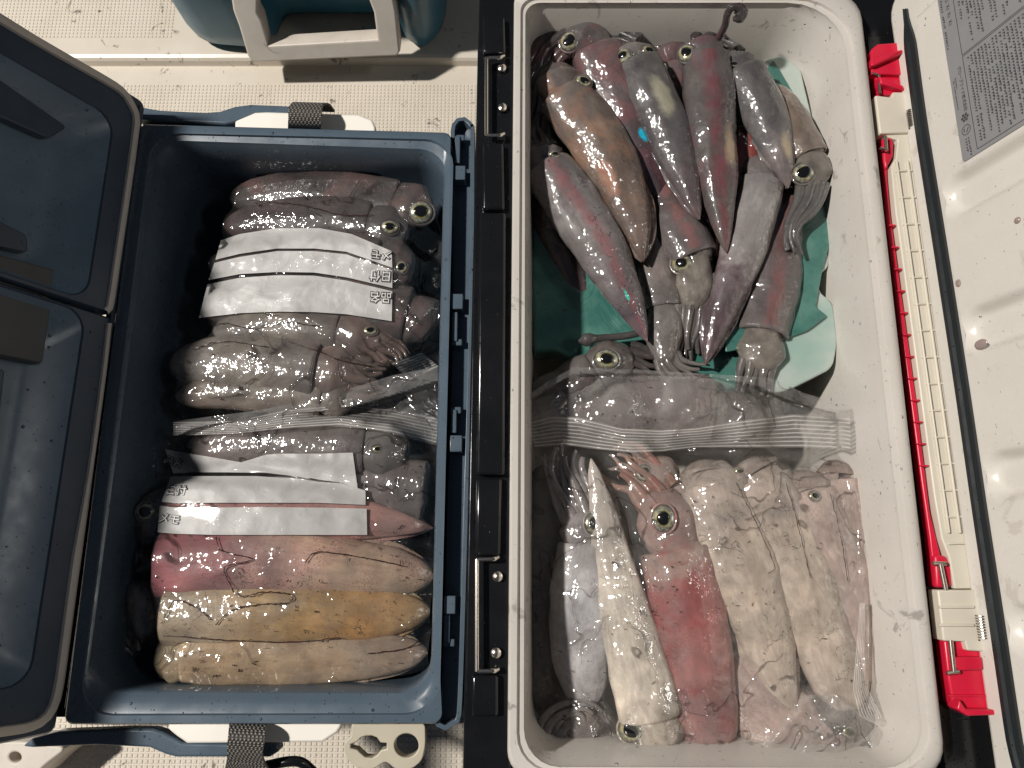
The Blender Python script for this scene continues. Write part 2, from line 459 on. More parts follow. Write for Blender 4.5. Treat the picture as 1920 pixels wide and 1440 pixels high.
def skin(name, grad, mott=(.09, .07, .07), mamt=.5, stripe=None, stripe_w=.25, spots=0.0, spot_c=(.16, .03, .03), ink=.35, wet=1.0, head=(.14, .12, .115), arms=None, patch=None, blotch=None, tone=1.0):
    """wet translucent skin; grad: colour stops from tail tip (0) to collar (1); then the head and the arms"""
    N = NT(name); rs = random.Random(name)
    off = (rs.uniform(-5, 5), rs.uniform(-5, 5), rs.uniform(-5, 5))
    v = N.coord(offset=off)
    al = N.attr('along'); ds = N.attr('dors'); sd = N.attr('side')
    wob = N.math('MULTIPLY', N.math('SUBTRACT', N.noise(v, 40, 5, .65, .6), .5), .55)
    arms = arms or head
    stops = [(min(.495, p * .5), c) for p, c in grad] + [(.56, head), (.74, head), (.8, arms)]
    base = N.ramp(N.math('MULTIPLY', N.math('ADD', al, wob), .5, clamp=True), stops)
    m1 = N.rng(N.noise(v, 40, 3, .5, .8), .40, .70)
    col = N.mix(N.math('MULTIPLY', m1, mamt), base, mott)
    m2 = N.rng(N.noise(N.coord(offset=tuple(q + 2 for q in off)), 30, 3, .5, .7), .5, .72)
    col = N.mix(N.math('MULTIPLY', m2, .45), col, N.mix(1.0, col, (1.55, 1.5, 1.48), 'MULTIPLY'))
    mm = N.math('MULTIPLY_ADD', N.rng(N.noise(N.coord(offset=tuple(q + 7 for q in off)), 34, 3, .55, .6), .30, .72), .45, .72)
    col = N.mix(1.0, col, mm, 'MULTIPLY')
    cx = N.n('ShaderNodeCombineXYZ'); N.set(cx.inputs[0], N.math('MULTIPLY', al, 6.0)); N.set(cx.inputs[1], N.math('MULTIPLY', sd, 2.4)); cx.inputs[2].default_value = off[0]
    stv = N.noise(cx.outputs[0], 1.6, 4, .55, 1.2)
    sk = N.math('MULTIPLY_ADD', N.rng(stv, .30, .70), .16, .88)
    col = N.mix(1.0, col, sk, 'MULTIPLY')
    col = N.mix(N.math('MULTIPLY', N.rng(stv, .60, .40), .12), col, (.24, .15, .12))
    tiny = N.math('MULTIPLY', N.rng(N.voro(v, 900), .34, .16), N.rng(N.noise(v, 44, 3), .42, .64))
    col = N.mix(N.math('MULTIPLY', tiny, .28), col, (.10, .05, .045))
    gy = N.rng(N.noise(N.coord(offset=tuple(q - 6 for q in off)), 20, 3, .5, .8), .45, .65)
    col = N.mix(N.math('MULTIPLY', gy, .30), col, (.12, .115, .118))
    tone = {'skin_beige_silver': .60, 'skin_beige_freckled': .60, 'skin_dark_mauve': .52, 'skin_dark_brown': .55, 'skin_grey_mauve': .70, 'skin_pale_peach': 1.0, 'skin_pale_pink': .95,
            'skin_purple_grey': .66, 'skin_smoke_grey': .66, 'skin_grey_wine_stripe': .62, 'skin_blue_grey': .70, 'skin_peach_grey': .64, 'skin_lilac_grey': .70,
            'skin_half_white_half_purple': .78, 'skin_grey_red_stripe': .66, 'skin_tan_grey': .66, 'skin_pale_grey': .70}.get(name, tone)
    col = N.mix(1.0, col, (tone, tone, tone), 'MULTIPLY')
    hs = N.n('ShaderNodeHueSaturation'); hs.inputs['Saturation'].default_value = .80 if tone < .81 else 1.06; N.set(hs.inputs['Color'], col); col = hs.outputs[0]
    if blotch:
        b = N.rng(N.noise(N.coord(offset=tuple(q - 3 for q in off)), 26, 4, .55, 1.2), .46, .66)
        col = N.mix(N.math('MULTIPLY', b, blotch[1] * .75), col, blotch[0])
    if stripe:
        w = N.math('ADD', sd, N.math('MULTIPLY', N.math('SUBTRACT', N.noise(v, 60, 3), .5), .5))
        s = N.math('MULTIPLY', N.rng(N.math('ABSOLUTE', w), stripe_w, .02), N.rng(ds, 0, .4))
        s = N.math('MULTIPLY', s, N.rng(N.noise(v, 90, 3, .6), .25, .6))
        s = N.math('MULTIPLY', s, N.math('LESS_THAN', al, 1.0))
        col = N.mix(N.math('MULTIPLY', s, .55), col, stripe)
    if patch:                                     # (along, side, radius, colour)
        for (pa, ps, pr, pc) in patch:
            d = N.math('SQRT', N.math('ADD', N.math('POWER', N.math('MULTIPLY', N.math('SUBTRACT', al, pa), 3.0), 2.0), N.math('POWER', N.math('SUBTRACT', sd, ps), 2.0)))
            d = N.math('ADD', d, N.math('MULTIPLY', N.math('SUBTRACT', N.noise(v, 70, 3), .5), .5))
            f = N.math('MULTIPLY', N.rng(d, pr, pr * .35), N.math('GREATER_THAN', ds, 0))
            col = N.mix(N.math('MULTIPLY', f, .9), col, pc)
    if spots:
        vd = N.voro(v, 640)
        dot = N.rng(vd, .36, .2)
        rg = N.rng(N.noise(v, 36, 3), .40, .62)
        col = N.mix(N.math('MULTIPLY', N.math('MULTIPLY', dot, rg), spots), col, spot_c)
    if ink:
        ln = N.math('ABSOLUTE', N.math('SUBTRACT', N.noise(v, 48, 4, .6, 1.2), .5))
        li = N.math('MULTIPLY', N.rng(ln, .010, .003), N.rng(N.noise(v, 31, 2), .54, .62))
        fl = N.math('MULTIPLY', N.rng(N.noise(N.coord((1, .6, 1), off), 250, 3, .6, .6), .715 - .07 * ink, .745 - .07 * ink), N.rng(N.noise(v, 24, 2), .40, .56))
        col = N.mix(N.math('MULTIPLY', N.math('MAXIMUM', li, fl), ink, clamp=True), col, (.02, .014, .013))
    bead = N.noise(v, 330, 0, .5, .4)
    lens = N.noise(v, 120, 1, .5, .5)
    nm = N.bump(N.math('ADD', N.math('MULTIPLY', bead, .3), lens), .30 * wet, .0016)
    cm = N.bump(N.math('ADD', N.math('MULTIPLY', bead, .65), lens), .58 * wet, .0017)
    p = N.principled(col, .40, nm, Coat_Weight=1.0, Coat_Roughness=.05, Coat_IOR=1.6, Coat_Normal=cm, Specular_IOR_Level=.18)
    p.inputs['Subsurface Weight'].default_value = .22
    p.inputs['Subsurface Radius'].default_value = (1.0, .55, .42)
    p.inputs['Subsurface Scale'].default_value = .004
    return N.done(p.outputs[0])

# ------------------------------------------------------------------ levels
ZW = 0.340      # rim of the white lined cooler
ZB = 0.312      # rim of the blue cooler
# ================================================================== DECK
def build_deck():
    V = []; F = []; fm = []
    yE = W(500, 124, 0).y                       # edge of the raised hatch
    yN = W(500, 60, .014).y
    X0, X1 = -3.2, 3.2
    prof = [(-3.0, 0.0), (yE - .0005, 0.0), (yE, .001), (yE + .001, .009), (yE + .003, .0125), (yE + .007, .014), (3.6, .014)]
    for x in (X0, X1):
        for y, z in prof: V.append(Vector((x, y, z)))
    k = len(prof)
    for i in range(k - 1): F.append((i, i + 1, k + i + 1, k + i))
    def pads(x0, x1, y0, y1, z, c=.0048, h=.0008, w=.36):
        nx = int((x1 - x0) / c); ny = int((y1 - y0) / c)
        for i in range(nx):
            for j in range(ny):
                cx = x0 + (i + .5) * c; cy = y0 + (j + .5) * c
                b = len(V); a = c * w; q = a * .62
                for (s, zz) in ((a, z), (q, z + h)):
                    for dx, dy in ((-1, -1), (1, -1), (1, 1), (-1, 1)): V.append(Vector((cx + dx * s, cy + dy * s, zz)))
                for e in range(4):
                    f = (e + 1) % 4; F.append((b + e, b + f, b + 4 + f, b + 4 + e))
                F.append((b + 4, b + 5, b + 6, b + 7))
    ya = W(200, 72, .014).y; yb = W(200, -60, .014).y
    pads(W(-40, 40, .014).x, W(330, 40, .014).x, ya, yb, .014)
    pads(W(380, 20, .014).x, W(930, 20, .014).x, yb - .04, yb + .02, .014)
    pads(W(180, 200, 0).x, W(930, 200, 0).x, W(500, 300, 0).y, W(500, 158, 0).y, 0)
    pads(W(60, 1400, 0).x, W(900, 1400, 0).x, W(500, 1500, 0).y, W(500, 1330, 0).y, 0, .0056, .0009, .38)
    o = obj('deck', V, F, M['deck'], smooth=False)
    tag(o, 'cream non-slip boat deck with raised grid pads and a hatch edge', 'deck', kind='structure')
build_deck()

# ================================================================== BLUE COOLER
def strip_wall(name, path, width, z0, z1, mat, parent, bevel=.0012):   # wall standing along an xy path
    n = len(path); A = []; B = []
    for i, p in enumerate(path):
        a = Vector(path[max(0, i - 1)][:2]); b = Vector(path[min(n - 1, i + 1)][:2])
        t = (b - a).normalized(); nn = Vector((-t.y, t.x))
        A.append(Vector(p[:2]) + nn * width / 2); B.append(Vector(p[:2]) - nn * width / 2)
    rings = []
    for i in range(n):
        rings.append([Vector((A[i].x, A[i].y, z0)), Vector((A[i].x, A[i].y, z1)), Vector((B[i].x, B[i].y, z1)), Vector((B[i].x, B[i].y, z0))])
    return loft(name, rings, mat, parent, cap0=True, cap1=True, bevel=bevel)

def blue_cooler():
    root = empty('cooler_box', (-.16, .1, 0))
    tag(root, 'slate blue cooler box with its lid open, holding two zip bags of squid', 'cooler')
    z = ZB
    out0 = [(262, 233), (846, 249), (829, 1357), (120, 1358)]
    out1 = [(284, 249), (851, 262), (824, 1340), (146, 1342)]
    out2 = [(287, 252), (847, 266), (820, 1337), (150, 1338)]
    in1 = [(293, 262), (838, 281), (812, 1322), (158, 1320)]
    in2 = [(296, 268), (834, 287), (808, 1300), (164, 1299)]
    r = .006
    rings = [ring_px(out0, .012, .012), ring_px(out0, .012, z - .02), ring_px(out0, .006, z - .0015), ring_px([(264, 235), (845, 251), (828, 1355), (122, 1356)], .006, z),
             ring_px(out1, .022, z), ring_px(out2, .022, z - .0025), ring_px(in1, .022, z - .004), ring_px(in2, .022, z - .0075)]
    # inner wall goes down with a little draft, built from the lip's own xy
    lip = [Vector(p) for p in rings[-1]]
    c = sum(lip, Vector()) / len(lip)
    def inset(k, zz): return [Vector((c.x + (p.x - c.x) * k[0], c.y + (p.y - c.y) * k[1], zz)) for p in lip]
    rings += [inset((.992, .992), z - .012), inset((.985, .988), z - .03), inset((.955, .975), z - .16), inset((.90, .95), z - .168)]
    b = loft('body', rings, M['blue'], root, cap0=True, cap1=True)
    # latch rail along the right side
    zr = z - .004
    rail = [(846, 238), (852, 226), (864, 219), (876, 222), (884, 236), (888, 262), (884, 600), (873, 1000), (864, 1320), (857, 1352), (842, 1368), (826, 1368), (815, 1356), (815, 1342), (826, 1330)]
    pts = [W(x, y, zr) for x, y in rail]
    prism('latch_rail', [(p.x, p.y) for p in catmull([Vector((q.x, q.y, 0)) for q in pts], 60)] + [tuple(W(834, 1000, zr)[:2]), tuple(W(847, 600, zr)[:2])], zr - .010, z - .06, M['blue'], root, bevel=.0008)
    lipp = [(849, 258), (849, 240), (855, 227), (865, 222), (876, 225), (884, 238), (886, 262), (883, 600), (872, 1000), (862, 1318), (854, 1348), (841, 1363), (828, 1364), (818, 1354), (818, 1343)]
    lp = catmull([Vector((*W(x, y, zr)[:2], 0)) for x, y in lipp], 90)
    strip_wall('rail_lip', [(p.x, p.y) for p in lp], .0032, zr - .014, zr, M['blue'], root)
    for (bx, y0, y1, by, flip) in ((858, 255, 306, 325, 0), (853, 585, 640, 566, 1), (851, 768, 812, 832, 0), (838, 1152, 1206, 1134, 1)):
        V = []; F = []
        a = W(bx, y0, zr - .001); e = W(bx - (y1 - y0) * .015, y1, zr - .001)
        d = (e - a) / 2; yv = d; xv = Vector((.0022, 0, 0)); zv = Vector((0, 0, .0035))
        box_geo((a + e) / 2 - Vector((0, 0, .003)), xv, yv, zv, V, F)
        cb = W(bx + 4, by, zr); box_geo(cb - Vector((0, 0, .004)), Vector((.0046, 0, 0)), Vector((0, .006, 0)), Vector((0, 0, .0055)), V, F)
        ce = W(bx + 3, (y0 if flip == 0 else y1), zr); box_geo(ce - Vector((0, 0, .006)), Vector((.004, 0, 0)), Vector((0, .0025, 0)), Vector((0, 0, .004)), V, F)
        obj('latch_hook', V, F, M['blue'], root, bevel=.0008)
    # white side handles with the carry arm behind them
    zh = z - .012
    top = [(440, 226), (452, 221), (478, 210), (500, 209), (672, 214), (698, 224), (704, 238), (704, 252), (440, 250)]
    prism_px('side_handle', top, zh, zh - .014, M['white_part'], root, bevel=.0018)
    bot = [(316, 1352), (640, 1352), (640, 1362), (632, 1374), (604, 1392), (350, 1394), (330, 1380), (315, 1368)]
    prism_px('side_handle', bot, zh, zh - .014, M['white_part'], root, bevel=.0018)
    za = z - .02
    arm = [(255, 198), (300, 206), (385, 210), (412, 208), (440, 199), (470, 195), (545, 198), (552, 214), (500, 213), (470, 216), (440, 228), (420, 232), (300, 227), (255, 222)]
    prism_px('carry_arm', arm, za, za - .012, M['blue'], root, bevel=.0018)
    arm2 = [(40, 1400), (60, 1384), (110, 1371), (240, 1366), (286, 1367), (305, 1373), (340, 1392), (420, 1394), (520, 1392), (524, 1408), (505, 1420), (330, 1420), (310, 1415), (280, 1402), (180, 1397), (60, 1402)]
    prism_px('carry_arm', arm2, za, za - .012, M['blue'], root, bevel=.0018)
    # webbing: loop over each white handle
    def webbing(path, wid, n=40, name='strap'):
        P = catmull(path, n); V = []; F = []; uu = []; vv = []
        for i, p in enumerate(P):
            t = (P[min(n - 1, i + 1)] - P[max(0, i - 1)]).normalized()
            wv = wid[0] * (1 - i / (n - 1)) + wid[1] * (i / (n - 1))
            nn = t.cross(wv).normalized() * .0009
            for k in range(9):
                V.append(p + wv * (k / 8 - .5) + nn); uu.append(i / (n - 1) * 1.6); vv.append(k / 8)
            for k in range(9):
                V.append(p + wv * (k / 8 - .5) - nn); uu.append(i / (n - 1) * 1.6); vv.append(k / 8)
        for i in range(n - 1):
            a = i * 18; b2 = a + 18
            for k in range(8):
                F.append((a + k, a + k + 1, b2 + k + 1, b2 + k)); F.append((a + 9 + k, b2 + 9 + k, b2 + 10 + k, a + 10 + k))
            F.append((a, b2, b2 + 9, a + 9)); F.append((a + 8, a + 17, b2 + 17, b2 + 8))
        return obj(name, V, F, M['web'], root, attrs={'uu': uu, 'vv': vv})
    wa = W(605, 230, z) - W(541, 228, z)
    webbing([W(571, 244, z - .016), W(571, 236, z - .002), W(572, 222, z + .006), W(573, 205, z + .008), W(578, 195, z + .002), W(590, 196, z - .008), W(600, 208, z - .016)], (wa, wa * .9))
    wb = W(500, 1380, z) - W(428, 1376, z)
    webbing([W(466, 1352, z - .016), W(464, 1362, z - .003), W(463, 1378, z + .004), W(461, 1396, z + .003), W(460, 1412, z - .004), W(466, 1428, z - .014), W(480, 1450, z - .02), W(500, 1490, z - .03)], (wb, wb * .8))
    webbing([W(455, 1400, z - .012), W(452, 1425, z - .014), W(446, 1450, z - .02), W(440, 1490, z - .03)], (wb * .75, wb * .7))
    tube('strap_cord', [W(500, 1436, z - .03), W(540, 1428, z - .028), W(566, 1430, z - .03), W(590, 1450, z - .035)], .0035, M['black'], root, n=14)
    # beige rod clip on the lower side
    zc = z - .015
    def wp(l): return [tuple(W(x, y, zc)[:2]) for x, y in l]
    outer = round_poly(wp([(660, 1356), (795, 1356), (796, 1395), (790, 1425), (770, 1441), (742, 1441), (727, 1426), (716, 1428), (700, 1441), (672, 1439), (650, 1420), (646, 1396), (654, 1386), (662, 1380)]), .003, 3)
    def circ(cx, cy, r, n=28): return wp([(cx + r * cos(2 * pi * i / n), cy + r * sin(2 * pi * i / n)) for i in range(n)])
    key = wp([(655, 1394), (663, 1391), (669, 1388), (675, 1381), (685, 1377.5), (697, 1377), (708, 1381), (714, 1390), (727, 1391), (727, 1406), (715, 1409), (708, 1418), (697, 1424), (683, 1422), (673, 1413), (668, 1408), (655, 1405)])
    plate_holes('rod_clip', outer, [key, circ(762, 1398, 25)], zc, .011, M['beige'], root)

    # ---- lid, standing open on the hinge along the left side
    h1 = W(268, 240, z - .004); h2 = W(112, 1330, z - .004)
    L = Plane(h1, h2, radians(25.5), -1)
    def S(px, py): return L.st(px, py)
    s_out, t_top = 0.0, S(258, 186)[1]
    t_bot = S(96, 1374)[1]
    s_far = .262
    t_top2 = S(60, 58)[1]; t_bot2 = S(30, 1390)[1]
    top = max(t_top, t_top2); bot = min(t_bot, t_bot2)
    tg = S(100, 95)[1]; sg = S(232, 400)[0]; sg2 = S(140, 1000)[0]; bg_ = S(40, 1362)[1]
    seam = S(100, 557)[1]
    lid = empty('lid', L.P(0, (top + bot) / 2, 0) - parent_origin(root)); lid.parent = root
    th = .034
    def rr(s0, s1, t0, t1, r, n): return [L.P(a, b, n) for a, b in round_poly([(s0, t0), (s1, t0), (s1, t1), (s0, t1)], r, 5)]
    sr1 = S(176, 470)[0]; tr1 = S(100, 156)[1]; sr2 = S(140, 720)[0]; br2 = S(20, 1288)[1]
    def half(name, t0, t1, srec, tr0, tr1_, floor_mat):
        rings = [rr(s_out, s_far, t0, t1, .006, -th), rr(s_out, s_far, t0, t1, .006, -.002), rr(s_out + .0015, s_far - .0015, t0 + .0015, t1 - .0015, .006, 0),
                 rr(srec - .001, s_far - .03, tr0 - .001, tr1_ + .001, .016, 0), rr(srec, s_far - .031, tr0, tr1_, .015, -.0012)]
        h = loft(name, rings, M['bluedark'], lid, cap0=True)
        rec = [rr(srec, s_far - .031, tr0, tr1_, .015, -.0012), rr(srec + .022, s_far - .045, tr0 + .010, tr1_ - .016, .02, -.017), rr(srec + .032, s_far - .05, tr0 + .014, tr1_ - .02, .02, -.0185)]
        loft('recess', rec, floor_mat, lid, cap1=True)
        return h
    half('hatch_panel', seam + .0012, top, sr1, seam + .006, tr1, M['bluelid'])
    half('lid_panel', bot, seam - .0012, sr2, br2, seam - .004, M['bluelid'])
    # rubber gasket round the rim
    g1 = [S(-60, -5), S(0, 37), S(100, 96), S(190, 147), S(226, 170), S(243, 193), S(254, 220), S(251, 260), S(240, 340), S(222, 460), S(205, 570), S(196, 585)]
    def gask(pts, w, n, name):
        P = catmull([Vector((a, b, 0)) for a, b in pts], n)
        V, F = [], []
        for i, p in enumerate(P):
            t = (P[min(n - 1, i + 1)] - P[max(0, i - 1)]).normalized(); nn = Vector((-t.y, t.x, 0)) * (w[0] + (w[1] - w[0]) * smooth01(.3, .55, i / (n - 1)))
            for a, h in ((1, -.001), (.8, .0022), (0, .0032), (-.8, .0022), (-1, -.001)):
                q = p + nn * a; V.append(L.P(q.x, q.y, h))
        for i in range(n - 1):
            for k in range(4): F.append((i * 5 + k, i * 5 + k + 1, i * 5 + 6 + k, i * 5 + 5 + k))
        return obj(name, V, F, M['seal'], lid)
    gask(g1, (.0034, .0028), 60, 'gasket')
    g2 = [S(203, 607), S(190, 720), S(165, 900), S(140, 1060), S(117, 1230), S(108, 1290), S(98, 1325), S(80, 1350), S(50, 1364), S(0, 1372), S(-60, 1380)]
    gask(g2, (.0018, .0034), 60, 'gasket')
    strip = [S(262, 200), S(252, 300), S(218, 545), S(186, 770), S(160, 950), S(132, 1140), S(110, 1310), S(104, 1330)]
    P = catmull([Vector((a, b, 0)) for a, b in strip], 40); V, F = tube_geo([L.P(p.x + .0008, p.y, .0008) for p in P], .0016, 8)
    obj('edge_bead', V, F, M['bluedark'], lid)
    # grey centre plates either side of the seam, and the raised pads
    def patch(name, pts, n0, n1, mat, rnd=.003): 
        return lid_box(name, L, [S(*p) for p in pts], n0, n1, mat, lid, rnd=rnd)
    patch('latch_plate', [(-60, 455), (112, 503), (106, 556), (-60, 510)], -.017, -.006, M['bluegrey'], .0015)
    patch('latch_plate', [(-60, 516), (105, 566), (89, 680), (-60, 650)], -.017, -.005, M['bluegrey'], .0015)
    patch('raised_panel', [(-60, 235), (0, 213), (142, 247), (98, 257), (-60, 190)], -.018, -.012, M['bluegrey'], .006) if False else None
    patch('raised_panel', [(-60, 90), (0, 130), (144, 232), (108, 254), (0, 204), (-60, 180)], -.018, -.010, M['bluedark'], .004)
    patch('raised_panel', [(-60, 380), (0, 400), (68, 436), (70, 470), (-60, 440)], -.018, -.010, M['bluedark'], .003)
    patch('raised_panel', [(-60, 685), (24, 690), (14, 780), (0, 880), (-60, 880)], -.018, -.008, M['bluedark'], .003)
    # hinge line, black, between lid and body
    hl = [W(283, 236, z - .006), W(262, 360, z - .006), W(225, 600, z - .006), W(178, 930, z - .006), W(150, 1130, z - .006), W(126, 1345, z - .006)]
    prism_px('hinge_strip', [(246, 238), (300, 238), (160, 1345), (94, 1345)], z - .016, z - .026, M['black'], root)
    tube('hinge_rod', [h1 + Vector((.004, 0, -.008)), h2 + Vector((.004, 0, -.008))], .005, M['black'], root, seg=12)
    for t in (.12, .36, .62, .86):
        c_ = h1.lerp(h2, t) + Vector((.006, 0, -.003))
        V = []; F = []; box_geo(c_, Vector((.0035, 0, 0)), (h1 - h2).normalized() * .007, Vector((0, 0, .003)), V, F)
        obj('hinge_knuckle', V, F, M['bluedark'], root, bevel=.0008)
    return root
BC = blue_cooler()

# ================================================================== WHITE LINED COOLER
def white_cooler():
    root = empty('cooler_box', (.16, .1, 0))
    tag(root, 'black cooler box with a cream liner and cream lid, full of loose squid', 'cooler')
    z = ZW
    O = [(964, -18), (1610, -18), (1776, 1462), (951, 1458)]
    I0 = [(967, -14), (1604, -13), (1769, 1457), (956, 1453)]
    I1 = [(976, -4), (1592, -4), (1756, 1450), (968, 1447)]
    I2 = [(979, 0), (1588, 0), (1751, 1447), (972, 1444)]
    I3 = [(985, 5), (1577, 5), (1737, 1440), (982, 1438)]
    I4 = [(988, 8), (1571, 8), (1731, 1437), (985, 1434)]
    r = [.012, .026, .022, .016]
    ri = [.012, .042, .026, .022]
    rings = [ring_px(O, r, z - .03), ring_px(O, r, z - .0025), ring_px(I0, r, z), ring_px(I1, ri, z - .0006), ring_px(I2, ri, z - .003), ring_px(I3, ri, z - .0036), ring_px(I4, ri, z - .007)]
    lip = [Vector(p) for p in rings[-1]]; c = sum(lip, Vector()) / len(lip)
    def inset(dx, dy, zz):
        sx = 1 - dx / .13; sy = 1 - dy / .27
        return [Vector((c.x + (p.x - c.x) * sx, c.y + (p.y - c.y) * sy, zz)) for p in lip]
    rings += [inset(.002, .002, z - .012), inset(.008, .010, z - .09), inset(.011, .013, z - .135), inset(.016, .018, z - .147), inset(.03, .03, z - .15)]
    loft('liner', rings, M['liner'], root, cap1=True)
    # black outer shell with a ledge round the liner
    zs = z - .022
    shell = [(899, -70), (1690, -70), (1702, 60), (1858, 1300), (1880, 1500), (866, 1500), (870, 1300), (882, 700)]
    pts = [W(x, y, zs) for x, y in shell]
    # ledge ring
    a = [Vector((p.x, p.y, zs)) for p in pts]
    ext = [Vector((p.x, p.y, .004)) for p in pts]
    inn = [W(x, y, zs) for x, y in ((970, -12), (1560, -12), (1606, 60), (1752, 1300), (1768, 1452), (958, 1452), (960, 1300), (962, 700))]
    loft('shell', [ext, a, [Vector((p.x, p.y, zs - .0005)) for p in inn], [Vector((p.x, p.y, zs - .02)) for p in inn]], M['black'], root, bevel=.002)
    def slab(name, pts, z1, z0, mat, bev=.0015, rnd=0): return prism_px(name, pts, z1, z0, mat, root, bev, rnd)
    slab('ledge_pad', [(905, 30), (946, 30), (948, 98), (905, 98)], zs + .006, zs - .002, M['black'], .002)
    slab('ledge_pad', [(905, 268), (944, 268), (946, 392), (904, 392)], zs + .006, zs - .002, M['black'], .002)
    slab('ledge_pad', [(899, 398), (948, 398), (946, 890), (893, 890)], zs + .009, zs - .002, M['black'], .002)
    slab('ledge_pad', [(893, 896), (941, 896), (938, 1042), (891, 1042)], zs + .006, zs - .002, M['black'], .002)
    slab('ledge_pad', [(884, 1266), (934, 1266), (934, 1344), (884, 1344)], zs + .006, zs - .002, M['black'], .002)
    for (x, y0, y1, xr, sc) in ((912, 108, 254, 944, ((941, 128), (942, 202))), (894, 1048, 1258, 933, ((933, 1081), (930, 1224)))):
        zz = zs + .008
        path = [W(xr, y0 - 3, zs + .004), W(xr - 6, y0, zz), W(x, y0 + 1, zz), W(x, y1, zz), W(xr - 6, y1, zz), W(xr, y1 - 3, zs + .004)]
        P = []
        for i in range(len(path) - 1):
            for k in range(8): P.append(path[i].lerp(path[i + 1], k / 8))
        P.append(path[-1])
        V, F = tube_geo(P, .00155, 10)
        obj('wire_bail', V, F, M['steel'], root)
        for sx, sy in sc:
            c_ = W(sx, sy, zs + .002); rg = []
            for rr_, hh in ((.0036, 0), (.0034, .0012), (.002, .0022), (.0006, .0024)):
                rg.append([c_ + Vector((rr_ * cos(2 * pi * k / 16), rr_ * sin(2 * pi * k / 16), hh)) for k in range(16)])
            loft('screw', rg, M['steel'], root, cap1=True)
    # ---- hinge gear between rim and lid (right side)
    zr = z - .012
    R = M['red']; H = M['hingecream']
    def RB(name, pts, dz, th, mat, bev=.001, rnd=0): return prism_px(name, pts, zr + dz, zr + dz - th, mat, root, bev, rnd)
    slab('hinge_bed', [(1624, 66), (1660, 66), (1822, 1350), (1790, 1350)], zs + .001, zs - .01, M['black'], .001)
    RB('red_end_block', [(1634, 92), (1646, 82), (1690, 79), (1694, 92), (1697, 140), (1634, 138)], .004, .016, R)
    RB('red_end_lip', [(1634, 108), (1692, 92), (1694, 98), (1640, 122), (1634, 122)], .009, .01, R)
    RB('red_step', [(1640, 138), (1698, 112), (1699, 176), (1650, 178)], 0, .014, R)
    RB('red_step', [(1648, 142), (1694, 160), (1697, 168), (1652, 156)], .006, .01, R)
    tube('hinge_pin', [W(1634, 136, zr + .003), W(1648, 142, zr + .003), W(1650, 176, zr + .003)], .0012, M['steel'], root)
    RB('hinge_plate', [(1641, 178), (1672, 182), (1674, 172), (1700, 172), (1710, 180), (1716, 246), (1700, 248), (1650, 250)], .004, .012, H, .0012)
    RB('red_pin_block', [(1655, 258), (1672, 256), (1677, 268), (1676, 292), (1662, 318), (1657, 300)], 0, .012, R, .002)
    tube('hinge_pin', [W(1650, 277, zr + .004), W(1662, 282, zr + .004), W(1660, 256, zr + .004)], .0013, M['steel'], root)
    # long red strip and its cream ribbed cover
    lx = lambda y, a, b: a + (b - a) * (y - 290) / (1090 - 290)
    RB('red_strip', [(1656, 296), (1668, 290), (1664, 330), (1670, 400), (1720, 760), (1744, 960), (1764, 1040), (1762, 1090), (1753, 1090), (1744, 1010), (1728, 900), (1664, 420)], -.003, .012, R, .001)
    for k in range(12):
        y = 420 + k * 41; x = 1667 + (y - 420) * .1385
        RB('strip_rib', [(x, y), (x + 13, y + 1), (x + 13, y + 4), (x, y + 3)], .0002, .004, R, .0003)
    RB('hinge_cover', [(1652, 252), (1708, 250), (1716, 290), (1800, 860), (1822, 1030), (1836, 1104), (1790, 1104), (1780, 1046), (1766, 1010), (1752, 930), (1690, 470), (1680, 400), (1671, 312), (1680, 296), (1684, 262)], .001, .012, H, .001)
    for off, w in ((8, 4), (28, 5)):
        pts = []
        for y in (300, 600, 860, 1000): pts.append((1672 + (y - 300) * .142 + off, y))
        for y in (1000, 860, 600, 300): pts.append((1672 + (y - 300) * .142 + off + w, y))
        RB('cover_rib', pts, .0035, .004, H, .0008)
    for k in range(15):
        y = 318 + k * 50; x = 1680 + (y - 318) * .142
        RB('cover_rib', [(x, y), (x + 32, y - 1), (x + 32, y + 2.5), (x, y + 3.5)], .0028, .004, H, .0005)
    for (x, y) in ((1740, 499), (1778, 777)):
        RB('red_window', [(x - 3, y), (x + 3, y), (x + 7, y + 27), (x + 1, y + 27)], .0016, .003, R, .0003)
    RB('red_pin_block', [(1752, 1040), (1775, 1042), (1785, 1064), (1786, 1102), (1756, 1102)], 0, .012, R, .002)
    tube('hinge_pin', [W(1749, 1056, zr + .004), W(1774, 1057, zr + .004)], .0014, M['steel'], root)
    tube('hinge_pin', [W(1763, 1058, zr + .004), W(1773, 1106, zr + .004)], .0016, M['steel'], root)
    RB('hinge_plate', [(1758, 1106), (1846, 1106), (1854, 1200), (1858, 1212), (1844, 1222), (1814, 1220), (1810, 1203), (1769, 1202)], .005, .013, H, .0012)
    for y in (1136, 1170): RB('cover_rib', [(1762, y), (1828, y), (1828, y + 5), (1763, y + 5)], .0068, .003, H, .0005)
    RB('red_end_block', [(1770, 1200), (1812, 1200), (1842, 1222), (1856, 1320), (1866, 1338), (1830, 1341), (1800, 1336), (1786, 1318), (1778, 1270)], 0, .016, R, .0015)
    RB('red_end_lip', [(1800, 1312), (1812, 1330), (1868, 1331), (1867, 1341), (1815, 1343), (1795, 1330)], .007, .012, R)
    RB('red_step', [(1788, 1232), (1842, 1232), (1845, 1256), (1800, 1258), (1790, 1250)], .005, .01, R)
    RB('red_step', [(1780, 1303), (1855, 1303), (1856, 1307), (1781, 1307)], .0022, .004, R, .0004)
    tube('hinge_pin', [W(1782, 1200, zr + .004), W(1789, 1262, zr + .004)], .0016, M['steel'], root)
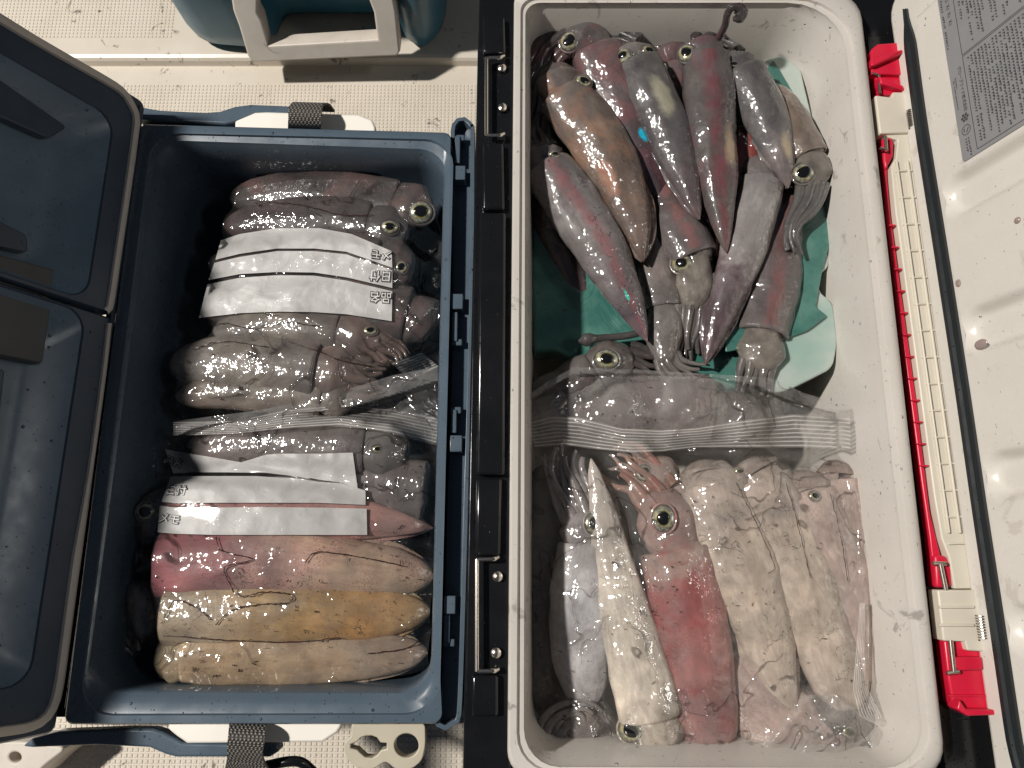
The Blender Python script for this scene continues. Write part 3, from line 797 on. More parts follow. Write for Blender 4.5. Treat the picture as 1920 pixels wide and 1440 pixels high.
    tube('hinge_pin', [W(1775, 1262, zr + .004), W(1798, 1259, zr + .004)], .0014, M['steel'], root)
    def spring(x0, y0, x1, y1, r, turns=9):
        a = W(x0, y0, zr + .006); b = W(x1, y1, zr + .006); ax = (b - a); t = ax.normalized(); sd = t.cross(Vector((0, 0, 1))).normalized(); u = sd.cross(t)
        P = []; n = turns * 14
        for i in range(n + 1):
            f = i / n; g = f * turns * 2 * pi; P.append(a + ax * f + sd * cos(g) * r + u * sin(g) * r)
        V, F = tube_geo(P, .0006, 6); obj('spring', V, F, M['steel'], root)
    spring(1706, 208, 1711, 240, .0024); spring(1839, 1154, 1846, 1200, .0034)

    # ---- lid standing open along the right side
    h1 = W(1676, 100, z - .012); h2 = W(1848, 1340, z - .012)
    L = Plane(h1, h2, radians(13), 1)
    S = L.st
    t0 = S(1700, -10)[1] + .012; t1 = S(1890, 1440)[1] - .03; s1 = .27
    lid = empty('lid', L.P(0, (t0 + t1) / 2, 0) - parent_origin(root)); lid.parent = root
    lid_box('lid_shell', L, [(0, t1), (s1, t1), (s1, t0), (0, t0)], -.03, 0, M['cream'], lid, rnd=.02, bevel=.003)
    sgi = S(1740, 300)[0]
    sA = S(1737, 300)[0]; sB = S(1757, 300)[0]
    # rubber gasket: a flat band with a rib
    gp = [S(1701, 18), S(1704, 50), S(1711, 100), S(1730, 240), S(1768, 480), S(1805, 720), S(1840, 960), S(1869, 1150), S(1897, 1340), S(1907, 1400), S(1925, 1470)]
    n = 70; P = catmull([Vector((a, b, 0)) for a, b in gp], n); V = []; F = []
    w0 = (sB - sA) / 2 * 1.15
    for i, p in enumerate(P):
        t = (P[min(n - 1, i + 1)] - P[max(0, i - 1)]).normalized(); nn = Vector((-t.y, t.x, 0)); k = smooth01(0, .06, i / n) * .8 + .2
        for a, h in ((-1, -.002), (-.97, .0022), (-.25, .0024), (-.05, .0042), (.2, .0024), (.97, .0022), (1, -.002)):
            q = p + nn * a * w0 * k; V.append(L.P(q.x, q.y, h))
    for i in range(n - 1):
        for k in range(6): F.append((i * 7 + k, i * 7 + k + 1, i * 7 + 8 + k, i * 7 + 7 + k))
    obj('gasket', V, F, M['gasket'], lid)
    # inner panel: raised, with long sunk channels running outward
    ch = [S(1810, 370)[1], S(1850, 620)[1], S(1890, 893)[1], S(1930, 1180)[1]]
    hw = (S(1805, 335)[1] - S(1815, 402)[1]) / 2
    s_ch = S(1790, 370)[0]
    s_in = sB + .003
    ns, ntt = 70, 300
    V = []; F = []
    ta, tb = S(1716, 30)[1], t1 + .02
    for j in range(ntt + 1):
        t = ta + (tb - ta) * j / ntt
        for i in range(ns + 1):
            s = s_in + (s1 - .03 - s_in) * i / ns
            h = .009 * smooth01(0, .006, s - s_in) * smooth01(0, .012, ta - t) - .0004
            for cch in ch:
                dx = max(0, (s_ch + hw) - s); dy = abs(t - cch)
                d = hypot(dx, dy) - hw
                h -= .0075 * smooth01(.0035, -.0045, d)
            V.append(L.P(s, t, h))
    for j in range(ntt):
        for i in range(ns):
            a = j * (ns + 1) + i; F.append((a, a + 1, a + ns + 2, a + ns + 1))
    obj('inner_panel', V, F, M['cream'], lid)
    # printed label
    nl = .0092
    q = [L.st(1759, -2, nl), L.st(1804, 306, nl)]
    sl0 = (q[0][0] + q[1][0]) / 2; tl0 = q[0][1] + .03; tl1 = q[1][1]; sl1 = sl0 + .17
    V = []; F = []; fm = []
    def add(poly, n, m):
        b = len(V); V.extend(L.P(a, c_, n) for a, c_ in poly); F.append(tuple(range(b, b + len(poly)))); fm.append(m)
    add(round_poly([(sl0, tl1), (sl1, tl1), (sl1, tl0), (sl0, tl0)], .0025, 4), nl, 0)
    nk = nl + .00012
    def line(a, b, w):
        d = Vector((b[0] - a[0], b[1] - a[1])).normalized(); k = Vector((-d.y, d.x)) * w / 2
        add([(a[0] + k.x, a[1] + k.y), (b[0] + k.x, b[1] + k.y), (b[0] - k.x, b[1] - k.y), (a[0] - k.x, a[1] - k.y)], nk, 1)
    def frame(sa, sb, ta_, tb_, w):
        for e in (((sa, ta_), (sb, ta_)), ((sb, ta_), (sb, tb_)), ((sb, tb_), (sa, tb_)), ((sa, tb_), (sa, ta_))): line(e[0], e[1], w)
    tq = S(1803, 128)[1]                                   # where the two frames meet
    frame(sl0 + .0125, sl1 - .004, tq, tl1 + .003, .0005)
    frame(sl0 + .0125, sl1 - .004, tq + .0012, tl0 - .003, .0005)
    rs = random.Random(3)
    def rows(sa, sb, ta_, tb_, pitch, g, skip=.08):       # ta_ > tb_: lines of print read along -t
        s = sa
        while s < sb:
            t = ta_; end = tb_ + (rs.random() ** 3) * (ta_ - tb_) * .75
            while t > end:
                if rs.random() > skip:
                    a = g * rs.uniform(.55, .95); b2 = pitch * rs.uniform(.45, .68)
                    add([(s, t), (s + b2, t), (s + b2, t - a * .38), (s, t - a * .38)], nk, 1)
                    add([(s + b2 * rs.uniform(.1, .7), t - a * .3), (s + b2, t - a * .3), (s + b2, t - a), (s + b2 * .6, t - a)], nk, 1)
                t -= g
            s += pitch
    rows(sl0 + .0155, sl1 - .006, tq - .003, tl1 + .006, .0028, .0021)
    rows(sl0 + .0155, sl0 + .075, tl0 - .005, tq + .005, .0028, .0021)
    rows(sl0 + .0015, sl0 + .0032, tl0 - .004, tq + .012, .0026, .0021)
    line((sl0 + .078, tq + .002), (sl0 + .078, tl0), .0005); line((sl0 + .115, tq + .002), (sl0 + .115, tl0), .0005)
    rows(sl0 + .082, sl0 + .111, tl0 - .005, tq + .012, .0028, .0021)
    def word(txt, s, tc, size, m=1):
        vs, fs = text_geo(txt, .01)
        b = len(V)
        V.extend(L.P(s + v.y * size, tc - v.x * size, nk + .0001) for v in vs)
        for f in fs: F.append(tuple(b + i for i in f)); fm.append(m)
    tw = (S(1793, 150)[1] + S(1806, 228)[1]) / 2
    word('グローブライド株式会社', sl0 + .0085, tw, .0031)
    rows(sl0 + .0022, sl0 + .005, S(1793, 165)[1], S(1806, 225)[1], .0016, .0014)
    # flower-like cluster and round face-like badge, then a short word block
    tf = S(1806, 240)[1]
    for k in range(7):
        a = 2 * pi * k / 6; rr_ = .0022 if k < 6 else 0
        cs, ct = sl0 + .007 + rr_ * cos(a), tf + rr_ * sin(a)
        add([(cs + .001 * cos(2 * pi * i / 10), ct + .001 * sin(2 * pi * i / 10)) for i in range(10)], nk, 1)
    tc_ = S(1808, 263)[1]
    for i in range(24):
        a, b2 = 2 * pi * i / 24, 2 * pi * (i + 1) / 24
        line((sl0 + .0065 + .0034 * cos(a), tc_ + .0034 * sin(a)), (sl0 + .0065 + .0034 * cos(b2), tc_ + .0034 * sin(b2)), .0005)
    line((sl0 + .0065, tc_ - .002), (sl0 + .0085, tc_ + .001), .0007); line((sl0 + .005, tc_ - .001), (sl0 + .005, tc_ + .0015), .0007)
    rows(sl0 + .0045, sl0 + .0085, tc_ - .006, tl1 + .002, .0022, .002)
    tsk = tl0 - .006                                        # little pictogram row on the upper left
    t = S(1778, 15)[1]
    for k in range(4):
        cs = sl0 + .0075; tt = t - k * .0062
        line((cs - .0012, tt), (cs + .0014, tt - .0018), .0005); line((cs + .0012, tt + .0004), (cs - .0014, tt - .002), .0005); line((cs - .0016, tt - .003), (cs + .001, tt - .003), .0005)
    obj('printed_label', V, F, M['plate'], lid, mats=[M['plate'], M['plateink']], fmat=fm, smooth=False)
    return root, L
WC, WL = white_cooler()

def ink_drop(px, py, rx, ry, label):
    s, t = WL.st(px, py, .009); rg = []
    for k, h in ((1, 0), (.9, .0006), (.6, .0011), (.2, .0013)):
        rg.append([WL.P(s + rx * k * cos(2 * pi * i / 20), t + ry * k * sin(2 * pi * i / 20), .0086 + h) for i in range(20)])
    tag(loft('ink_drop', rg, M['inkdrop'], cap1=True), label, 'ink drop', 'ink drops on the cream lid')
def ink_mat():
    N = NT('thin_squid_ink'); p = N.principled((.30, .23, .21), .08, Coat_Weight=1.0); return N.done(p.outputs[0])
M['inkdrop'] = ink_mat()
ink_drop(1838, 645, .0052, .0032, 'larger brownish ink drop on the open cream lid')
ink_drop(1796, 531, .0022, .0028, 'small grey ink drop beside the black gasket of the cream lid')
ink_drop(1907, 413, .0024, .0022, 'dark grey ink drop below the printed label of the cream lid')

# ================================================================== TEAL BOX behind
def teal_box():
    yb = W(600, 102, .02).y
    x0, x1 = W(352, 90, .02).x, W(842, 60, .02).x
    root = empty('cooler_box', ((x0 + x1) / 2, yb + .1, .014))
    tag(root, 'teal cooler box standing behind with a pale carrying handle on its front', 'cooler')
    xa = W(468, 60, .1).x; xb = W(742, 60, .1).x
    def outline(k, d):
        pts = [(x0 + d, yb + .25), (x0 + d, yb + .035), (x0 + .02 + d, yb + .006 + d), (xa - .022, yb + d), (xa, yb + .012 + d), (xa + .012, yb + .05 + d),
               (xb - .012, yb + .05 + d), (xb, yb + .012 + d), (xb + .02, yb + d), (x1 - .02 - d, yb + .006 + d), (x1 - d, yb + .035), (x1 - d, yb + .25)]
        return round_poly(pts, [.01, .03, .02, .01, .01, .012, .012, .01, .01, .02, .03, .01], 4)
    rings = []
    for zz, d in ((.016, .02), (.020, .010), (.030, .003), (.05, 0), (.30, -.004), (.31, 0)):
        rings.append([Vector((x, y, zz)) for x, y in outline(1, d)])
    loft('body', rings, M['teal_box'], root, cap0=True, cap1=True)
    HP = Plane(W(600, 108, .052), W(600, 108, .052) - Vector((.1, 0, 0)), 0, 1)
    HP.s = Vector((0, .35, .9367)); HP.t = Vector((1, 0, 0)); HP.n = Vector((0, -.9367, .35))
    def q(l): return [Vector((*HP.st(x, y), 0)) for x, y in l]
    def mir(l): return l
    outer = [(425, -120), (438, 0), (441, 20), (452, 50), (468, 105), (475, 114), (742, 102), (746, 96), (738, 20), (734, 0), (745, -120)]
    inner = [(470, -80), (479, 0), (478, 24), (487, 40), (499, 91), (712, 78), (705, 24), (696, 0), (690, -80)]
    A = q(outer); B = q(inner)
    # frame with depth, swept in plan toward the box
    pass
    cu_o = [(p.x, p.y) for p in A]; cu_i = [(p.x, p.y) for p in B]
    me = plate_holes('carry_handle', cu_o, [cu_i], 0, .024, M['handle'], None, .0025)
    for v in me.data.vertices:
        v.co = HP.P(v.co.x, v.co.y, v.co.z)
    bm = bmesh.new(); bm.from_mesh(me.data); bmesh.ops.recalc_face_normals(bm, faces=bm.faces); bm.to_mesh(me.data); bm.free()
    me.parent = root; me.location = -parent_origin(root)
teal_box()

# bits of gear at the lower left, lying on the deck
def lower_left():
    z = .06
    def wp(l): return [tuple(W(x, y, z)[:2]) for x, y in l]
    outer = round_poly(wp([(-30, 1396), (40, 1394), (118, 1404), (86, 1428), (50, 1462), (-30, 1470)]), .004, 4)
    hole = wp([(28 + 15 * cos(2 * pi * i / 24), 1420 + 14 * sin(2 * pi * i / 24)) for i in range(24)])
    o = plate_holes('bracket', outer, [hole], z, .05, M['handle'], None, .002)
    tag(o, 'greyish bracket with a round hole under the corner of the blue lid', 'bracket')
lower_left()

# ================================================================== ICE PACKS
def ice_mat():
    N = NT('ice_pack_plastic'); v = N.coord()
    col = N.mix(N.rng(N.noise(v, 22, 3), .4, .65), (.43, .49, .45), (.30, .42, .37))
    p = N.principled(col, .22, N.bump(N.noise(v, 60, 3, .5, .6), .25, .0015), Coat_Weight=.6)
    p.inputs['Subsurface Weight'].default_value = .5; p.inputs['Subsurface Radius'].default_value = (.6, 1, .9); p.inputs['Subsurface Scale'].default_value = .008
    return N.done(p.outputs[0])
def teal_mat():
    N = NT('teal_sheet_plastic'); v = N.coord()
    col = N.mix(N.rng(N.noise(v, 30, 5, .65), .35, .7), (.035, .125, .105), (.085, .205, .17))
    col = N.mix(N.rng(N.noise(v, 160, 3, .6), .68, .74), col, (.02, .05, .045))
    p = N.principled(col, .3, N.bump(N.noise(v, 38, 4, .55, 1.4), .5, .004), Coat_Weight=.5, Coat_Roughness=.1)
    return N.done(p.outputs[0])
M['ice'] = ice_mat(); M['teal'] = teal_mat()
zi = ZW - .056
def slabby(name, px, z1, th, mat, rnd, bev, label, cat, group=None):
    o = prism_px(name, px, z1, z1 - th, mat, None, bev, rnd)
    return tag(o, label, cat, group)
slabby('ice_pack', [(1420, 130), (1440, 108), (1497, 100), (1506, 150), (1540, 290), (1556, 500), (1538, 512), (1534, 546), (1562, 566), (1571, 640), (1562, 690), (1478, 732), (1446, 738)], zi, .03, M['ice'], .006, .005, 'white translucent ice pack under the squid along the right liner wall', 'ice pack')
slabby('ice_sheet', [(1380, 190), (1420, 150), (1451, 111), (1500, 196), (1545, 300), (1556, 396), (1562, 440), (1544, 500), (1530, 575), (1552, 592), (1515, 620), (1455, 642), (1360, 660)], zi + .003, .0025, M['teal'], .002, .0008, 'teal plastic sheet lying on the white ice pack at the right', 'plastic sheet')
slabby('ice_bag', [(990, 300), (1060, 240), (1300, 300), (1450, 600), (1460, 736), (1180, 740), (1042, 656), (1000, 660)], zi - .010, .03, M['teal'], .004, .004, 'dark teal ice bag under the squid against the left liner wall', 'ice bag')

# ================================================================== SQUID
PROF = [(0, .02), (.02, .10), (.06, .22), (.14, .40), (.28, .64), (.45, .84), (.62, .96), (.78, 1.0), (.92, .97), (1, .93)]
BLUNT = [(0, .10), (.02, .30), (.06, .50), (.14, .70), (.3, .86), (.5, .96), (.7, 1.0), (.9, .98), (1, .94)]
SLIM = [(0, .03), (.05, .18), (.14, .32), (.3, .5), (.5, .68), (.7, .84), (.88, .97), (1, 1.0)]
def lerp_prof(P, u):
    for (a, x), (b, y) in zip(P, P[1:]):
        if u <= b: 
            t = (u - a) / (b - a); return x + (y - x) * t
    return P[-1][1]

BODIES = {}
LIFT = {'a': .050, 'c': .044, 'b1': .026, 'b2': .028}      # how far each heap stands up from its packed level
def squid(bag, label, spine, hw, mat, z=(-95, -95), rim=None, prof=PROF, flat=.72, head=None, head_w=.82, arms=None, arm_n=6, arm_r=.2, arm_spread=1.1,
          eyes=(), fins=0, group=None, seed=0, tent=None):
    rim = ZW if rim is None else rim
    rim += LIFT[bag]
    rs = random.Random(seed or label)
    V = []; F = []; al = []; do = []; si = []
    n = 72; SEG = 44
    if bag == 'a': hw = hw * .93
    elif bag == 'c': hw = hw * 1.08; flat = min(flat, .58)
    else: hw = hw * 1.2; flat = min(flat, .52)
    zs = [rim + (z[0] + (z[1] - z[0]) * i / (len(spine) - 1)) / 1000 if len(z) == 2 else rim + z[i] / 1000 for i in range(len(spine))]
    path = catmull([W(p[0], p[1], zz) for p, zz in zip(spine, zs)], n)
    mid = spine[len(spine) // 2]
    R = wpx(mid[0], mid[1], zs[len(spine) // 2], hw)
    sts = []                                     # centre, radius, along
    for i, p in enumerate(path):
        u = i / (n - 1); sts.append((p, R * lerp_prof(prof, u), u))
    tend = (path[-1] - path[-3]).normalized()
    pe = path[-1]; rl = R * lerp_prof(prof, 1)
    if head:
        hp = [W(x, y, rim + zz / 1000) for x, y, zz in head]
        sts += [(pe + tend * .0016, rl * .985, 1.0), (pe + tend * .0026, rl * .92, 1.0), (pe + tend * .0022, rl * .80, 1.02), (pe + tend * .0012, rl * .74, 1.05)]
        hpath = catmull([pe + tend * .003] + hp, 14)
        hr = R * head_w
        for i, p in enumerate(hpath):
            u = i / 13
            k = .80 + .2 * sin(min(1, u / .55) * pi * .5) if u < .55 else 1.0 - (u - .55) / .45 * .42
            sts.append((p, hr * k, 1.12 + .3 * u))
        last = hpath[-1]; lt = (hpath[-1] - hpath[-3]).normalized()
        sts.append((last + lt * .002, hr * .4, 1.45)); sts.append((last + lt * .003, hr * .1, 1.46))
    else:
        sts += [(pe + tend * .002, rl * .85, 1.0), (pe + tend * .003, rl * .4, 1.0), (pe + tend * .0032, rl * .05, 1.0)]
    m = len(sts)
    for i, (c, r, a) in enumerate(sts):
        t = (sts[min(m - 1, i + 2)][0] - sts[max(0, i - 2)][0])
        t = t.normalized() if t.length > 1e-7 else tend
        sd = t.cross(Vector((0, 0, 1))).normalized(); up = sd.cross(t)
        for k in range(SEG):
            g = 2 * pi * k / SEG; ca, sa = cos(g), sin(g)
            nz = (1 + .13 * mnoise.noise(Vector((c.x * 26 + seed, c.y * 26, ca * 1.1))) + .06 * mnoise.noise(Vector((c.x * 62, c.y * 62 + seed, ca * 2.2))) + .025 * mnoise.noise(Vector((c.x * 150, c.y * 150 + seed, ca * 5)))
                  - .05 * max(0, 1 - abs(mnoise.noise(Vector((ca * 2.6 + seed, a * 1.5, seed * .7)))) * 7))
            V.append(c + sd * ca * r * (1 + (nz - 1) * .7) + up * sa * r * (flat if sa > 0 else flat * .8) * nz); al.append(a); do.append(sa); si.append(ca)
    for i in range(m - 1):
        for k in range(SEG):
            k2 = (k + 1) % SEG; F.append((i * SEG + k, i * SEG + k2, (i + 1) * SEG + k2, (i + 1) * SEG + k))
    F.append(tuple(range(SEG))); F.append(tuple((m - 1) * SEG + k for k in range(SEG)))
    if fins:                                     # thin side fins on the tail half
        for sg in (-1, 1):
            base = len(V); nf = 18
            for i in range(nf + 1):
                u = .005 + .46 * i / nf; q = u * (n - 1); j = int(q); c = path[j].lerp(path[min(n - 1, j + 1)], q - j)
                t = (path[min(n - 1, j + 2)] - path[max(0, j - 2)]).normalized(); sd = t.cross(Vector((0, 0, 1))).normalized()
                r = R * lerp_prof(prof, u); w = R * fins * sin(pi * min(1, (i / nf)) ** .8) 
                wav = .0012 * sin(i * .9 + seed)
                for e, (k, dz) in enumerate(((.55, .0009), (.95, .0006), (1.0, 0), (.95, -.0006), (.55, -.0009))):
                    d = r * .55 + (r * .45 + w) * ((k - .55) / .45)
                    V.append(c + sd * sg * d + Vector((0, 0, dz - R * .12 + wav * (k - .55) * 2))); al.append(u); do.append(.1); si.append(sg)
            for i in range(nf):
                for k in range(4): F.append((base + i * 5 + k, base + i * 5 + k + 1, base + i * 5 + 6 + k, base + i * 5 + 5 + k))
    if arms:
        ap = [W(x, y, rim + zz / 1000) for x, y, zz in arms]
        for k in range(arm_n):
            f = (k + .5) / arm_n - .5
            L_ = rs.uniform(.75, 1.0); P0 = catmull(ap, 22); P = []; Rr = []
            ph = rs.uniform(0, 6); am = rs.uniform(.0015, .004)
            for i in range(int(22 * L_)):
                u = i / 21
                t = (P0[min(21, i + 1)] - P0[max(0, i - 1)]).normalized(); sd = t.cross(Vector((0, 0, 1))).normalized()
                o = f * 2 * R * .62 * (1 + (arm_spread - 1) * u * 1.5)
                P.append(P0[i] + sd * (o + am * u * sin(ph + u * 7)) + Vector((0, 0, R * .18 * (1 - abs(f) * 2) * (1 if k % 2 else .2) + .0015 * sin(ph * 2 + u * 8) * u)))
                Rr.append(max(.0007, R * arm_r * (1 - u * .8)))
            b0 = len(V); tube_geo(P, Rr, 9, V, F)
            cnt = len(V) - b0
            for i in range(cnt): al.append(1.65 + .3 * (i / cnt)); do.append(sin(2 * pi * (i % 9) / 9)); si.append(0.6)
    if tent:
        for tp, tr in tent:
            P = catmull([W(x, y, rim + zz / 1000) for x, y, zz in tp], 40)
            Rr = [tr * (1.0 + (.9 * smooth01(.72, .86, i / 39) if True else 0)) * (1 - .7 * smooth01(.9, 1, i / 39)) for i in range(40)]
            b0 = len(V); tube_geo(P, Rr, 9, V, F)
            for i in range(len(V) - b0): al.append(1.9); do.append(sin(2 * pi * (i % 9) / 9)); si.append(.5)
    body = obj('squid', V, F, mat, attrs={'along': al, 'dors': do, 'side': si}, recenter=True)
    tag(body, label, 'squid', group)
    bv = BVHTree.FromPolygons(V, F)
    BODIES.setdefault(bag, []).append((V, F))
    for (ex, ey, er, nx, ny, sq) in eyes:
        r = ray(ex, ey).normalized(); hit = bv.ray_cast(CAM, r)
        p = hit[0] if hit[0] else W(ex, ey, rim + (z[-1]) / 1000)
        rad = wpx(ex, ey, p.z, er)
        nv = Vector((nx, ny, 1.0)); nv = (nv.normalized() * 1.0 + (CAM - p).normalized() * .55).normalized()
        ax = nv.cross(Vector((0, 1, .01))).normalized(); ay = nv.cross(ax).normalized()
        ang = rs.uniform(0, pi)
        def dome(R0, h0, lift, lump):
            rg = []
            vals = []
            for q in range(9):
                fr = 1 - q / 8.001
                hh = sqrt(max(0, 1 - fr * fr)) * h0
                ringp = []
                for k in range(28):
                    a = 2 * pi * k / 28
                    lm = 1 + lump * sin(2 * a + ang) + lump * .6 * sin(3 * a + ang * 2)
                    ringp.append(p + ax * cos(a) * R0 * fr * lm + ay * sin(a) * R0 * fr * lm * sq + nv * (hh + lift)); vals.append(fr)
                rg.append(ringp)
            return rg, vals
        rg, vals = dome(rad, rad * .5, -rad * .12, .02)
        VV = [v for g in rg for v in g]
        FF = [(i * 28 + k, i * 28 + (k + 1) % 28, (i + 1) * 28 + (k + 1) % 28, (i + 1) * 28 + k) for i in range(8) for k in range(28)] + [tuple(8 * 28 + k for k in range(28))]
        eye = obj('eye', VV, FF, M['iris'], body, attrs={'rad': vals}, recenter=True)
        rg, vals = dome(rad * rs.uniform(.44, .56), rad * .10, rad * .33, .12)
        VV = [v for g in rg for v in g]
        obj('pupil', VV, FF, M['pupil'], eye, recenter=True)
        # skin rim round the eye
        P = [p + ax * cos(2 * pi * k / 24) * rad * 1.02 + ay * sin(2 * pi * k / 24) * rad * 1.02 * sq + nv * (-rad * .06) for k in range(25)]
        Vr, Fr = tube_geo(P, rad * .11, 8, cap=False)
        obj('eyelid', Vr, Fr, mat, body, attrs={'along': [1.3] * len(Vr), 'dors': [.5] * len(Vr), 'side': [.4] * len(Vr)}, recenter=True)
    return body

G1 = 'loose squid heaped in the white lined cooler'
GREY = (.20, .175, .17); DGREY = (.085, .075, .075); PURP = (.085, .045, .055); PALE = (.38, .34, .31); PINK = (.30, .17, .16); ORNG = (.34, .22, .15)
s_purple = skin('skin_purple_grey', [(0, (.07, .035, .06)), (.4, (.085, .05, .07)), (.7, (.16, .11, .11)), (1, (.17, .14, .135))], (.07, .05, .055), .5, patch=[(.49, .15, .13, (.0, .42, .62))], blotch=((.20, .07, .075), .55), head=(.16, .14, .135), arms=(.045, .04, .04))  # the cyan patch is a glint painted into the skin colour
s_grey = skin('skin_smoke_grey', [(0, (.17, .11, .11)), (.2, (.15, .115, .12)), (.5, (.15, .14, .145)), (1, (.18, .175, .165))], (.075, .06, .075), .6, patch=[(.72, .1, .5, (.30, .28, .21))], head=(.22, .2, .18), arms=(.06, .055, .055))
s_dstripe = skin('skin_grey_wine_stripe', [(0, (.20, .16, .135)), (.4, (.16, .13, .115)), (1, (.21, .185, .175))], (.10, .075, .08), .5, stripe=(.19, .04, .055), stripe_w=.5, blotch=((.17, .06, .08), .5), patch=[(.5, .55, .42, (.36, .27, .18))], head=(.22, .19, .18), arms=(.06, .055, .055))
s_egrey = skin('skin_blue_grey', [(0, (.28, .19, .18)), (.4, (.20, .18, .175)), (1, (.17, .165, .165))], (.09, .085, .095), .55, patch=[(.3, .3, .45, (.40, .32, .21))], head=(.15, .14, .14))
s_orange = skin('skin_peach_grey', [(0, (.22, .15, .115)), (.4, (.24, .165, .125)), (.7, (.30, .22, .165)), (1, (.23, .19, .165))], (.15, .10, .085), .5, blotch=((.38, .17, .09), .35), patch=[(.45, -.5, .4, (.30, .15, .10))], head=(.19, .17, .16), arms=(.05, .045, .045))
s_lilac = skin('skin_lilac_grey', [(0, (.24, .13, .15)), (.14, (.10, .055, .085)), (.32, (.20, .165, .165)), (.7, (.31, .285, .28)), (1, (.22, .19, .185))], (.20, .17, .17), .5, stripe=(.26, .08, .09), stripe_w=.4, ink=.8, patch=[(.24, -.1, .13, (.02, .55, .42))], head=(.13, .12, .115), arms=(.05, .045, .045))  # small teal patch: painted iridescent glint near the tail
s_white_purple = skin('skin_half_white_half_purple', [(0, (.16, .08, .09)), (.12, (.085, .045, .06)), (.44, (.12, .055, .075)), (.56, (.34, .30, .29)), (1, (.36, .335, .32))], (.26, .23, .23), .4, head=(.2, .15, .14))
s_jred = skin('skin_grey_red_stripe', [(0, (.14, .10, .10)), (1, (.19, .155, .15))], (.10, .08, .08), .6, stripe=(.24, .09, .085), stripe_w=.45, ink=.5, head=(.30, .26, .21), arms=(.2, .17, .15))
s_tan = skin('skin_tan_grey', [(0, (.32, .21, .14)), (1, (.27, .20, .15))], (.15, .13, .12), .5, head=(.22, .195, .165), arms=(.13, .125, .12))
s_ghost = skin('skin_pale_grey', [(0, (.18, .14, .12)), (.5, (.22, .17, .15)), (1, (.25, .21, .19))], (.16, .14, .13), .5, head=(.27, .24, .22), arms=(.24, .21, .195))
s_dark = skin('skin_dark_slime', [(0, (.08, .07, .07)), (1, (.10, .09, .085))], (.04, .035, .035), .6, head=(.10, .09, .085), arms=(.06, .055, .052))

squid('a', 'grey squid at centre with its gold-rimmed eye and head pointing down', [(1222, 330), (1258, 400), (1300, 480)], 52, s_jred, (-112, -100), head=[(1303, 515, -100), (1304, 550, -102), (1298, 580, -104)], head_w=.72, prof=BLUNT,
      arms=[(1298, 575, -103), (1294, 615, -106), (1290, 650, -110), (1290, 690, -114)], arm_n=6, arm_spread=.6, eyes=[(1278, 494, 21, -.5, .1, .95)], group=G1, seed=1)
squid('a', 'slim pale squid with drooping arms between the lilac and the gold-eyed squid', [(1212, 380), (1225, 470), (1243, 572)], 40, s_ghost, (-112, -108), head=[(1246, 600, -106), (1244, 640, -106), (1250, 676, -104)], head_w=.95, prof=BLUNT,
      arms=[(1250, 668, -104), (1262, 690, -104), (1300, 712, -104), (1330, 720, -104)], arm_n=6, arm_spread=1.5, group=G1, seed=2)
squid('a', 'purple grey squid with a big white ringed eye in the upper left corner', [(1262, 440), (1222, 340), (1175, 225), (1120, 100)], 58, s_purple, (-110, -88), head=[(1096, 72, -86), (1068, 66, -86)], head_w=.85,
      arms=[(1062, 70, -88), (1025, 100, -92), (1006, 150, -96), (1000, 215, -100)], arm_n=7, arm_r=.24, eyes=[(1068, 78, 20, -.3, 0, 1)], group=G1, seed=3)
squid('a', 'grey squid with a dull red back stripe, head against the clear bag', [(1475, 330), (1460, 430), (1446, 540), (1432, 622)], 56, s_jred, (-112, -104), prof=BLUNT, head=[(1428, 650, -104), (1420, 690, -102)], head_w=.85,
      arms=[(1420, 680, -102), (1412, 720, -104), (1404, 760, -108)], arm_n=5, group=G1, seed=4)
squid('a', 'tan squid at the right edge with a golden eye and its arms trailing down', [(1440, 160), (1470, 210), (1515, 290)], 42, s_tan, (-100, -90), prof=BLUNT, head=[(1521, 318, -90), (1522, 350, -90)], head_w=.95,
      arms=[(1524, 340, -90), (1512, 385, -90), (1488, 420, -91), (1480, 450, -92), (1494, 490, -94)], arm_n=6, arm_r=.30, arm_spread=.55, eyes=[(1506, 325, 21, -.1, 0, 1)], group=G1, seed=5)
squid('a', 'half white, half dark purple squid pointing its tail down at the lower centre', [(1323, 684), (1348, 600), (1390, 480), (1430, 345)], 48, s_white_purple, (-98, -92), head=[(1424, 330, -96), (1412, 300, -100)], head_w=.7, fins=.16, group=G1, seed=6)
squid('a', 'blue grey squid beside the teal sheet, tail ending at the golden eye', [(1478, 353), (1462, 290), (1430, 210), (1396, 138)], 50, s_egrey, (-88, -84), head=[(1384, 124, -86), (1374, 108, -88)], head_w=.75, fins=.10,
      arms=[(1372, 108, -88), (1352, 92, -92), (1330, 96, -96)], arm_n=4, eyes=[(1375, 121, 11, .3, .3, .6)], group=G1, seed=7)
squid('a', 'smoke grey squid in the middle of the heap with its tail tip pointing lower right', [(1312, 412), (1282, 330), (1240, 220), (1198, 122)], 50, s_grey, (-80, -82), head=[(1190, 108, -82), (1186, 90, -84)], head_w=.88, fins=.10,
      arms=[(1188, 88, -86), (1150, 70, -90), (1100, 60, -94)], arm_n=5, eyes=[(1168, 106, 17, -.7, .2, .9), (1216, 96, 15, .7, .4, .8)], group=G1, seed=8)
